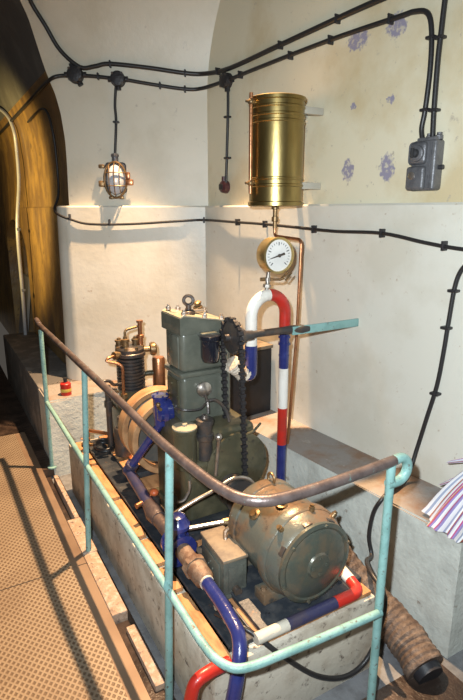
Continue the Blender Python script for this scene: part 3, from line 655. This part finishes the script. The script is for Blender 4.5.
v.bolts((.755, 1.80, .365), (0, -1, 0), .052, 6, .006, .02).bolts((.755, 1.74, .365), (0, -1, 0), .052, 6, .006, .02)
v.cyl((.755, 1.765, .39), (.755, 1.765, .47), .032).lathe((.755, 1.765, .45), (0, 0, 1), [(.05, 0), (.05, .014), (.045, .018), (.03, .05), (.018, .055)], 24).box((.71, 1.73, .283), (.80, 1.80, .34), .01)
v.build('valve', 'navy', t)
MB().tube([(.753, 1.725, .366), (.752, 1.66, .366), (.751, 1.60, .367), (.750, 1.52, .368), (.750, 1.50, .368)], .03, 14, radii=[.034, .034, .041, .038, .026]).lathe((.751, 1.62, .367), (0, -1, 0), [(.048, 0), (.050, .02), (.048, .03)], 8).build('union', 'rusty_union', t)
MB().tube([(.750, 1.51, .368), (.7495, 1.495, .368)], .028, 14).build('white_collar', 'lagging', t)
MB().tube(fillet([(.750, 1.50, .368), (.747, 1.36, .366), (.735, 1.225, .355), (.695, 1.175, .28), (.648, 1.160, .10), (.625, 1.155, -.075)], .09, 8), .025, 16).build('front_bend', 'navy', t)
MB().tube([(.70, 2.12, .372), (.755, 2.14, .374)], .013, 10).build('side_nipple', 'copper', t)

t = thing('banded_drain_pipe', 'low pipe banded blue, red and white lying along the front edge of the plinth', 'pipe', (1.0, 1.25, .28))
pz = .305
MB().tube([(.80, 1.238, pz), (.93, 1.238, pz)], .021, 14).build('cream_end', 'plinth', t)
MB().tube([(.93, 1.238, pz), (1.145, 1.238, pz)], .022, 14).build('blue_run', 'navy_dull', t)
MB().tube(fillet([(1.145, 1.238, pz), (1.265, 1.238, pz), (1.275, 1.305, pz + .005)], .055, 8), .0225, 14).build('red_elbow', 'red', t)
MB().tube([(1.274, 1.298, pz + .005), (1.282, 1.375, pz + .012)], .0225, 14).build('white_end', 'white', t)
t = thing('red_elbow_pipe', 'short red elbow pipe dipping to the floor at the front corner of the plinth', 'pipe', (.6, 1.2, -.075))
MB().tube(fillet([(.675, 1.205, .300), (.60, 1.190, .318), (.545, 1.185, .310), (.530, 1.182, .255)], .045, 8), .021, 14).build('bend', 'red', t)
MB().tube([(.530, 1.182, .257), (.528, 1.180, -.045)], .0215, 14).build('lower_leg', 'navy_dull', t)

o = tag(MB().tube(smooth_path([(.74, 1.82, .47), (.85, 1.81, .515), (.946, 1.80, .546), (1.01, 1.80, .570), (1.06, 1.80, .574), (1.115, 1.80, .55), (1.15, 1.80, .50), (1.16, 1.80, .45)], 8), .0095, 10).build('bright_bent_pipe', 'steel'),
        'thin bright pipe rising from the blue valve and arching over towards the motor', 'pipe')
t = thing('conduit_stub', 'short bright conduit running level from the blue valve to the terminal box', 'conduit', (.85, 1.72, .42))
MB().tube([(.79, 1.755, .435), (.93, 1.70, .452)], .010, 10).build('tube', 'steel', t)
MB().cyl((.93, 1.70, .452), (.955, 1.69, .455), .015, seg=8).build('nut', 'bronze', t)
t = thing('grease_pump', 'small lubricator with orange knob under the inclined blue pipe', 'lubricator', (.835, 2.16, .28))
MB().lathe((.805, 2.16, .28), (0, 0, 1), [(.022, 0), (.022, .05), (.028, .052), (.028, .085), (.014, .09), (.014, .105)], 16).build('body', 'dark_steel', t)
MB().ball((.805, 2.16, .395), .022, (1, 1, .8), 16).build('knob', 'orange_knob', t)
t = thing('oil_can_pipe', 'slim bent steel pipe with a cup behind the third mint post', 'pipe', (.86, 1.88, .28))
MB().tube(fillet([(.79, 1.905, .475), (.845, 1.90, .47), (.875, 1.90, .52), (.875, 1.905, .56)], .02), .007, 8).build('tube', 'steel', t)
MB().lathe((.79, 1.905, .28), (0, 0, 1), [(.018, 0), (.018, .19), (.026, .192), (.026, .215), (.012, .22)], 14).build('cup', 'dark_steel', t)

# ------------------------------------------------------------------ black tank on the bench
t = thing('fuel_tank', 'black rectangular tank standing on the bench behind the hooped pipe', 'tank', (1.68, 2.85, .48))
fr = MX.Translation(V((1.625, 2.82, .48))) @ MX.Rotation(math.radians(7), 4, 'Z')
MB(fr).box((-.21, -.24, .0), (.115, .24, .41), .01).build('body', 'black', t)
MB(fr).box((-.215, -.245, .41), (.12, .245, .432), .004).build('lid', 'jlid_lit', t)
MB(fr).cyl((-.05, -.10, .43), (-.05, -.10, .46), .03).build('filler_cap', 'bronze', t)

# ------------------------------------------------------------------ brass header tank and its pipe
bx, by = 1.612, 2.365
t = thing('brass_tank', 'tall polished brass cylinder tank mounted high on the right wall', 'tank', (bx, by, 1.76))
bs = .955
prof = [(.140, .0), (.150, .004), (.150, .022), (.143, .026), (.143, .095), (.148, .099), (.148, .106), (.143, .110), (.143, .128), (.147, .132), (.147, .138), (.143, .142),
        (.143, .395), (.147, .399), (.147, .406), (.143, .41), (.143, .425), (.147, .429), (.147, .436), (.143, .44), (.143, .462), (.147, .466), (.147, .472), (.143, .476), (.143, .496), (.150, .50), (.150, .515), (.143, .518), (.140, .510), (.05, .512)]
MB().lathe((bx, by, 1.722), (0, 0, 1), [(r_ * bs, h_) for r_, h_ in prof], 56).build('body', 'brass', t)
gl = V((bx - .128, by + .10, 0)); dv = V((-.79, .61, 0))
g0 = V((bx, by, 0)) + V((-.99, -.05, 0)) * .160
MB().cyl(g0 + V((0, 0, 1.785)), g0 + V((0, 0, 2.25)), .0095, seg=12).build('sight_tube', 'copper', t)
for z in (1.835, 2.21):
    MB().cyl(V((bx - .13, by - .005, z)), g0 + V((-.012, 0, z)), .011, seg=10).ball(g0 + V((0, 0, z)), .017, seg=12).cyl(g0 + V((-.03, 0, z)), g0 + V((0, 0, z)), .006, seg=8).build('sight_cock', 'bronze', t)
for z in (1.826, 2.187):
    MB().box((bx + .06, by - .08, z - .017), (wall_x(by) - .0, by - .045, z + .017), .003).build('wall_bracket', 'bracket_white', t)
    MB().box((bx + .09, by + .045, z - .017), (wall_x(by) - .005, by + .08, z + .017), .003).build('wall_bracket', 'bracket_white', t)
MB().lathe((bx, by, 1.722), (0, 0, -1), [(.02, 0), (.02, .012), (.012, .014), (.012, .05), (.018, .052), (.018, .075), (.011, .078), (.011, .11)], 14).build('outlet_valve', 'bronze', t)
px_ = [(bx, by, 1.65), (bx, by, 1.60), (1.625, 2.31, 1.562), (1.66, 2.21, 1.556), (1.66, 2.19, 1.535), (1.635, 2.20, 1.20), (1.62, 2.19, .9), (1.60, 2.18, .482)]
px_ = [(bx, by, 1.65), (bx, by, 1.59), (1.74, 2.34, 1.59), (1.745, 2.33, 1.54), (1.71, 2.36, .9), (1.69, 2.36, .482)]
MB().tube(fillet([(bx, by, 1.615), (bx, by, 1.572), (1.615, 2.135, 1.563), (1.61, 2.14, 1.10), (1.57, 2.14, .482)], .03, 6), .0085, 10).build('feed_pipe', 'copper', t)

# ------------------------------------------------------------------ cables, junction boxes, switchgear
def cable(name, pts, label, r=.0105, n=5, clips=(), cat='cable', group=None, axes=None):
    t = thing(name, label, cat, pts[len(pts) // 2], group)
    MB().tube(smooth_path(pts, n), r, 10).build('sheath', 'rubber', t)
    for p, kind in clips:
        fr = back_frame(p) if kind[0] == 'b' else right_frame(p)
        b = MB(fr)
        if kind[1] == 'h': b.box((-.006, -.014, -.02), (.006, .022, .02), .003).bolt((0, -.010, .016), (0, -1, 0), .005, .005)
        else: b.box((-.02, -.014, -.006), (.02, .022, .006), .003).bolt((.016, -.010, 0), (0, -1, 0), .005, .005)
        b.build('clip', 'cast_black', t)
    return t
c1 = [(.70, 3.66, 3.02), (.74, 3.76, 2.936), (.82, 3.774, 2.817), (.901, 3.775, 2.688), (1.01, 3.737, 2.595), (1.095, 3.689, 2.600), (1.179, 3.64, 2.614), (1.405, 3.523, 2.592), (1.604, 3.419, 2.564), (1.715, 3.345, 2.559), (1.752, 3.089, 2.543), (1.798, 2.624, 2.565), (1.835, 2.256, 2.583), (1.856, 2.04, 2.592), (1.885, 1.75, 2.60), (1.93, 1.30, 2.61)]
cable('overhead_cable', c1, 'topmost black cable sweeping down the vault and along both walls', .0135, clips=[((1.179, 3.641, 2.613), 'bh'), ((1.604, 3.419, 2.564), 'bh'), ((1.735, 3.22, 2.55), 'rh'), ((1.798, 2.624, 2.565), 'rh'), ((1.839, 2.21, 2.584), 'rh')])
cable('tunnel_cable', [(.832, 7.883, 2.487), (.831, 6.35, 2.49), (.828, 5.467, 2.498), (.826, 4.746, 2.503), (.825, 4.302, 2.508), (.825, 4.0, 2.512), (.85, 3.83, 2.53), (.90, 3.805, 2.545), (.964, 3.772, 2.546)],
      'black cable running from the tunnel vault to the left wall box', .0125)
cable('link_cable', [(.975, 3.77, 2.55), (1.09, 3.703, 2.543), (1.212, 3.638, 2.53)], 'short black cable between the two wall boxes above the bulkhead lamp', .012, clips=[((1.11, 3.69, 2.543), 'bh')])
cable('wall_cable', [(1.212, 3.636, 2.534), (1.406, 3.535, 2.5), (1.605, 3.428, 2.471), (1.70, 3.36, 2.474), (1.749, 3.11, 2.48)], 'black cable crossing the wall corner between two round boxes', .0115, clips=[((1.605, 3.428, 2.471), 'bh'), ((1.46, 3.50, 2.49), 'bh')])
c2 = [(1.749, 3.11, 2.48), (1.781, 2.794, 2.491), (1.836, 2.251, 2.504), (1.874, 1.86, 2.500), (1.885, 1.77, 2.499), (1.889, 1.705, 2.475), (1.892, 1.680, 2.40), (1.893, 1.672, 2.26), (1.893, 1.680, 2.109), (1.893, 1.69, 2.04), (1.893, 1.68, 1.99)]
cable('switch_cable', c2, 'black cable along the right wall turning down into the switch box', .011, clips=[((1.762, 2.986, 2.487), 'rh'), ((1.806, 2.54, 2.497), 'rh'), ((1.836, 2.251, 2.504), 'rh'), ((1.871, 1.895, 2.503), 'rh'), ((1.892, 1.680, 2.382), 'rv'), ((1.893, 1.68, 2.11), 'rv')])
cable('ceiling_cable', [(1.90, 1.615, 2.75), (1.898, 1.631, 2.529), (1.897, 1.636, 2.398), (1.896, 1.639, 2.29), (1.897, 1.637, 2.103), (1.897, 1.631, 1.99)], 'black cable dropping straight from the vault to the right of the switch box entry', .011, clips=[((1.895, 1.640, 2.373), 'rv'), ((1.897, 1.637, 2.103), 'rv')])
cable('lamp_cable', [(1.212, 3.641, 2.50), (1.201, 3.651, 2.374), (1.202, 3.65, 2.27), (1.186, 3.66, 2.06)], 'thin black drop cable feeding the bulkhead lamp', .009, clips=[((1.202, 3.65, 2.27), 'bv')])
cable('socket_cable', [(1.749, 3.11, 2.47), (1.749, 3.11, 2.31), (1.748, 3.122, 2.076), (1.747, 3.134, 1.87)], 'thin black drop cable feeding the small maroon socket', .009, clips=[((1.748, 3.121, 2.271), 'rv'), ((1.748, 3.122, 2.028), 'rv')])
low = [(.856, 4.846, 2.401), (.853, 4.471, 2.415), (.855, 4.216, 2.405), (.865, 4.11, 2.357), (.876, 4.072, 2.262), (.885, 4.06, 2.124), (.883, 4.04, 1.92), (.865, 4.0, 1.80), (.822, 3.95, 1.715), (.825, 3.84, 1.675), (.90, 3.775, 1.64), (1.005, 3.717, 1.613), (1.245, 3.587, 1.613), (1.545, 3.423, 1.633), (1.685, 3.335, 1.64), (1.725, 2.979, 1.632), (1.755, 2.681, 1.625), (1.78, 2.42, 1.614), (1.808, 2.122, 1.601), (1.838, 1.823, 1.601), (1.861, 1.598, 1.57), (1.877, 1.442, 1.553), (1.90, 1.20, 1.54)]
cable('lower_cable', low, 'long thin black cable strung just below the wall ledge', .0085, clips=[((1.685, 3.335, 1.64), 'bh'), ((1.755, 2.681, 1.625), 'rh'), ((1.725, 2.95, 1.632), 'rh'), ((1.795, 2.27, 1.607), 'rh'), ((1.838, 1.823, 1.601), 'rh'), ((1.87, 1.50, 1.56), 'rh'), ((1.12, 3.655, 1.625), 'bh'), ((.885, 3.785, 1.66), 'bh')])
rc = [(1.895, 1.30, 1.56), (1.882, 1.383, 1.501), (1.877, 1.426, 1.424), (1.876, 1.442, 1.252), (1.875, 1.45, 1.119), (1.873, 1.465, .958), (1.868, 1.50, .784), (1.862, 1.53, .63), (1.80, 1.52, .50), (1.68, 1.49, .497), (1.60, 1.475, .475), (1.582, 1.50, .40), (1.576, 1.51, .28), (1.57, 1.48, .20), (1.48, 1.42, .245), (1.385, 1.30, .30), (1.368, 1.205, .26), (1.345, 1.198, .12), (1.285, 1.198, .01), (1.18, 1.198, -.012), (1.04, 1.198, .065), (.875, 1.198, .24), (.80, 1.262, .312), (.767, 1.32, .320), (.735, 1.40, .315)]
cable('trailing_cable', rc, 'black twin cable hanging down the right wall and looping along the plinth front', .0095, clips=[((1.876, 1.452, 1.22), 'rv'), ((1.872, 1.47, .92), 'rv'), ((1.876, 1.436, 1.38), 'rv')])

def junction(name, p, frame, R, label, ears, group='round conduit boxes'):
    t = thing(name, label, 'junction box', p, group)
    b = MB(frame(p)); b.lathe((0, .03, 0), (0, -1, 0), [(R, 0), (R, .05), (R * .92, .058), (R * .9, .066), (R * .6, .07)], 28)
    for a in ears: b.cyl((0, 0, 0), (R * 1.35 * math.cos(a), 0, R * 1.35 * math.sin(a)), .018, seg=12)
    jb = b.build('body', 'cast_black', t)
    for a in (PI * .25, PI * .75, PI * 1.25, PI * 1.75):
        MB(frame(p)).bolt((R * .86 * math.cos(a), -.026, R * .86 * math.sin(a)), (0, -1, 0), .009, .012).build('lid_screw', 'dark_steel', jb)
    return t
junction('junction_box', (.985, 3.765, 2.552), back_frame, .052, 'round black conduit box nearest the tunnel arch', (0, PI, PI * .6, -PI * .35))
junction('junction_box', (1.224, 3.633, 2.527), back_frame, .048, 'round black conduit box directly above the bulkhead lamp', (0, PI, -PI / 2))
junction('junction_box', (1.757, 3.13, 2.480), right_frame, .045, 'round black conduit box left of the brass tank', (0, PI, -PI / 2))

t = thing('bulkhead_lamp', 'oval copper-caged bulkhead lamp with frosted glass on the back wall', 'lamp', (1.191, 3.675, 1.80))
fr = back_frame((1.191, 3.672, 1.918))
MB(fr).box((-.07, -.012, -.10), (.07, .01, .10), .02).cyl((0, -.01, .10), (0, -.01, .155), .022).lathe((0, -.01, .135), (0, 0, 1), [(.028, 0), (.028, .014), (.02, .02)], 6).build('backplate', 'switch', t)
MB(fr).ball((0, -.03, -.015), .062, (.95, .9, 1.6), 24).build('glass', 'glass', t)
MB(fr).tube([V((.075 * math.cos(a), -.035, -.015 + .115 * math.sin(a))) for a in [2 * PI * k / 40 for k in range(40)]], .0075, 8, closed=True).build('rim', 'bronze', t)
cg = MB(fr)
cg.tube([V((.0, -.035 - .058 * math.sin(a), -.015 + .112 * math.cos(a))) for a in [PI * k / 16 for k in range(17)]], .0035, 6)
for z, w in ((.03, .068), (-.055, .068)):
    cg.tube([V((w * math.cos(a), -.038 - .052 * math.sin(a), z)) for a in [PI * k / 14 for k in range(15)]], .0035, 6)
for sx_ in (-.035, .035):
    cg.tube([V((sx_, -.035 - .050 * math.sin(a), -.015 + .098 * math.cos(a))) for a in [PI * k / 14 for k in range(15)]], .003, 6)
cg.build('wire_guard', 'bronze', t)
MB(fr).box((.068, -.05, -.05), (.12, -.02, -.01), .008).box((.07, -.05, -.01), (.10, -.03, .035), .006).build('clamp', 'copper', t)
MB(fr).box((-.115, -.045, -.06), (-.075, -.01, -.02), .008).box((-.11, -.04, .06), (-.07, -.01, .085), .006).box((-.02, -.04, -.14), (-.05, -.01, -.12), .004).box((.02, -.04, -.14), (.05, -.01, -.12), .004).build('hinge', 'bronze', t)

t = thing('wall_socket', 'small dark maroon socket at the bottom of the drop cable left of the brass tank', 'socket', (1.755, 3.15, 1.80))
fr = right_frame((1.748, 3.155, 1.852))
MB(fr).lathe((0, .02, 0), (0, -1, 0), [(.040, 0), (.042, .012), (.036, .04), (.022, .048)], 20).cyl((0, -.005, .03), (0, -.005, .065), .015).build('body', 'maroon', t)
MB(fr).box((-.02, -.035, -.018), (.02, -.022, .018), .005).build('cover', 'cast_black', t)

t = thing('switch_box', 'grey cast rotary switch box on the right wall under two cables', 'switch', (1.86, 1.69, 1.79))
fr = right_frame((1.908, 1.640, 1.885)) @ MX.Scale(.88, 4)
MB(fr).box((-.075, -.055, -.115), (.062, .018, .115), .014, seg=3).box((-.055, -.045, .105), (.05, .005, .128), .006).build('body', 'switch', t)
MB(fr).box((-.078, -.072, .005), (.018, -.05, .108), .02, seg=3).lathe((-.028, -.07, .055), (0, -1, 0), [(.038, 0), (.036, .010), (.03, .014)], 24).build('upper_cover', 'switch', t); uc = COL.objects[-1]
MB(fr).lathe((-.028, -.082, .055), (0, -1, 0), [(.02, 0), (.018, .02), (.008, .024)], 16).box((-.034, -.118, .035), (-.022, -.10, .078), .003).build('rotary_knob', 'switch_dark', uc)
b = MB(fr).box((-.082, -.078, -.112), (.02, -.05, -.002), .014, seg=3)
for x in (.026, .036, .046): b.box((x, -.060, -.105), (x + .005, -.052, .1), .001)
lc = b.build('lower_cover', 'switch', t)
MB(fr).lathe((-.045, -.078, -.045), (0, -1, 0), [(.018, 0), (.018, .004), (.012, .006)], 16).build('nameplate', 'steel', lc)
MB(fr).cyl((.06, -.02, -.01), (.085, -.02, -.01), .011, seg=10).build('hinge_pin', 'switch_dark', t)
for x in (-.008, .045): MB(fr).lathe((x - .002, -.01, .115), (0, 0, 1), [(.018, 0), (.018, .018), (.013, .022), (.013, .032)], 8).build('gland', 'switch', t)

# ------------------------------------------------------------------ tunnel conduit
t = thing('grey_conduit', 'pale grey conduit rising up the brown tunnel wall and bending over at the vault', 'conduit', (.78, 5.6, .48))
MB().tube(smooth_path([(.775, 5.6, .48), (.775, 5.50, .95), (.775, 5.42, 1.534), (.84, 5.50, 1.95), (.852, 5.52, 2.25), (.84, 5.50, 2.42), (.81, 5.587, 2.55), (.77, 5.894, 2.66), (.75, 6.3, 2.72)], 6), .017, 12).build('tube', 'grey_pipe', t)
for z, y in ((.95, 5.50), (1.534, 5.42)): MB().box((.765, y - .04, z - .012), (.80, y + .04, z + .012), .003).build('saddle', 'switch', t)

# ------------------------------------------------------------------ loose things
t = thing('red_tin', 'small red tin with a yellow band on the bench under the rounded wall end', 'tin', (.715, 3.545, .48))
MB().lathe((.715, 3.545, .48), (0, 0, 1), [(.034, 0), (.036, .002), (.036, .080), (.032, .084), (.012, .088)], 24).build('body', 'can_red', t)
MB().lathe((.715, 3.545, .505), (0, 0, 1), [(.0362, 0), (.0366, .002), (.0366, .020), (.0362, .022)], 24, cap=False).build('band', 'can_yellow', t)
MB().lathe((.715, 3.545, .568), (0, 0, 1), [(.012, 0), (.012, .02), (.014, .021), (.014, .032), (.004, .034)], 14).build('cap', 'cast_black', t)

# corrugated hose
t = thing('corrugated_hose', 'thick brown corrugated hose curling down to the floor between plinth and bench', 'hose', (1.5, 1.3, -.07))
hp = smooth_path([(1.33, 1.86, .34), (1.39, 1.68, .27), (1.445, 1.50, .15), (1.49, 1.34, .06), (1.505, 1.20, .01), (1.49, 1.08, -.03)], 22)
rad = [.080 + .0020 * math.sin(k * 2 * PI / 4.0) + .0025 * math.sin(k * .37) for k in range(len(hp))]
MB().tube(hp, .07, 24, radii=rad).build('hose_wall', 'hose', t)
e0, e1 = hp[-1], hp[-1] + (hp[-1] - hp[-2]).normalized() * .03
MB().tube([hp[-1] - (hp[-1] - hp[-2]).normalized() * .01, e1], .05, 20, radii=[.060, .055]).build('mouth', 'hose_dark', t)

# striped cloth: pleated skirt-like drape resting on the bench end
def drape():
    mb = MB(); bm = mb.bm; uvl = bm.loops.layers.uv.new('UVMap')
    nu, nv = 150, 16; G = []
    hc, ap = V((1.78, 1.165, .487)), V((1.94, 1.07, .88))
    for j in range(nv + 1):
        v = j / nv; row = []
        for i in range(nu):
            u = i / nu; a = 2 * PI * u
            R = (.155 * (1 - v) ** .9 + .028) * (1 + .10 * math.sin(9 * a + .6) + .05 * math.sin(23 * a))
            c = hc.lerp(ap, v ** .9)
            bulge = .02 * math.sin(PI * min(1, v * 1.4))
            p = c + V((math.cos(a) * (R + bulge), math.sin(a) * (R * .85 + bulge), 0))
            if v < .05: p.z = hc.z + .004 + .006 * math.sin(9 * a)
            row.append(bm.verts.new(p))
        G.append(row)
    for j in range(nv):
        for i in range(nu):
            f = bm.faces.new((G[j][i], G[j][(i + 1) % nu], G[j + 1][(i + 1) % nu], G[j + 1][i]))
            us = [i / nu, (i + 1) / nu, (i + 1) / nu, i / nu]
            for l, uu in zip(f.loops, us): l[uvl].uv = (uu, j / nv)
    bm.faces.new(G[-1])
    return mb
t = thing('striped_cloth', 'pink, lilac and white striped pleated cloth draped on the near end of the bench', 'cloth', (1.77, 1.165, .48))
o = drape().build('drape', 'stripes', t)
# two folded-out tongues at its upper left
def tongue(p0, p1, p2, w):
    mb = MB(); uvl = mb.bm.loops.layers.uv.new('UVMap'); path = smooth_path([p0, p1, p2], 8); rows = []
    for k, p in enumerate(path):
        s = k / (len(path) - 1); ww = w * (1 - .75 * s)
        rows.append([mb.bm.verts.new(p + V((0, 0, ww)) ), mb.bm.verts.new(p + V((-.012, .004, 0))), mb.bm.verts.new(p - V((0, 0, ww))), mb.bm.verts.new(p + V((.012, -.004, 0)))])
    for A, B in zip(rows, rows[1:]):
        for k in range(4):
            f = mb.bm.faces.new((A[k], A[(k + 1) % 4], B[(k + 1) % 4], B[k]))
            for l, uu in zip(f.loops, (k * .03, k * .03 + .03, k * .03 + .03, k * .03)): l[uvl].uv = (uu + .01, 0)
    mb.bm.faces.new(rows[0][::-1]); mb.bm.faces.new(rows[-1])
    return mb
tongue((1.89, 1.10, .79), (1.83, 1.20, .735), (1.76, 1.28, .70), .022).build('fold', 'stripes', t)
tongue((1.87, 1.12, .74), (1.80, 1.22, .66), (1.74, 1.29, .60), .022).build('fold', 'stripes', t)

# ------------------------------------------------------------------ light
def light(name, kind, loc, energy, col, **kw):
    l = bpy.data.lights.new(name, kind); l.energy = energy; l.color = col
    for k_, v_ in kw.items(): setattr(l, k_, v_)
    o = bpy.data.objects.new(name, l); COL.objects.link(o); o.location = loc; return o
def aim(o, target): o.rotation_euler = (V(target) - o.location).to_track_quat('-Z', 'Y').to_euler()
# camera flash
f = light('camera_flash', 'SPOT', (-.075, .04, 1.80), 310, (.86, .95, 1.0), shadow_soft_size=.018, spot_size=math.radians(104), spot_blend=.85)
aim(f, (1.5, 1.9, 1.15))
# warm ceiling lamp over the machine recess
rl = light('recess_lamp', 'SPOT', (1.50, 2.90, 4.2), 2000, (1.0, .65, .36), shadow_soft_size=.035, spot_size=math.radians(57), spot_blend=.22)
aim(rl, (.0, 2.4, 0))
# warm lamp further down the tunnel
tl = light('tunnel_lamp', 'SPOT', (-.3, 4.9, 1.75), 170, (1.0, .70, .24), shadow_soft_size=.08, spot_size=math.radians(96), spot_blend=.5)
aim(tl, (.9, 5.3, 1.8))
w = bpy.data.worlds.new('world'); S.world = w; w.use_nodes = True
bg = w.node_tree.nodes['Background']; bg.inputs[0].default_value = (1.0, .9, .78, 1); bg.inputs[1].default_value = .07

# ------------------------------------------------------------------ camera
cam = bpy.data.cameras.new('camera'); co = bpy.data.objects.new('camera', cam); COL.objects.link(co)
f_px = 528.0; pitch = math.atan(139 / f_px); yaw = math.atan(311.5 * math.cos(pitch) / f_px)
cam.sensor_fit = 'VERTICAL'; cam.sensor_height = 24; cam.lens = 24 * f_px / 700; cam.clip_start = .02
co.location = (0, 0, 1.7)
fw = V((math.sin(yaw) * math.cos(pitch), math.cos(yaw) * math.cos(pitch), -math.sin(pitch)))
co.rotation_euler = fw.to_track_quat('-Z', 'Y').to_euler()
S.camera = co
S.view_settings.view_transform = 'Standard'; S.view_settings.look = 'None'; S.view_settings.gamma = 1
S.view_settings.use_curve_mapping = False
S.view_settings.exposure = 0
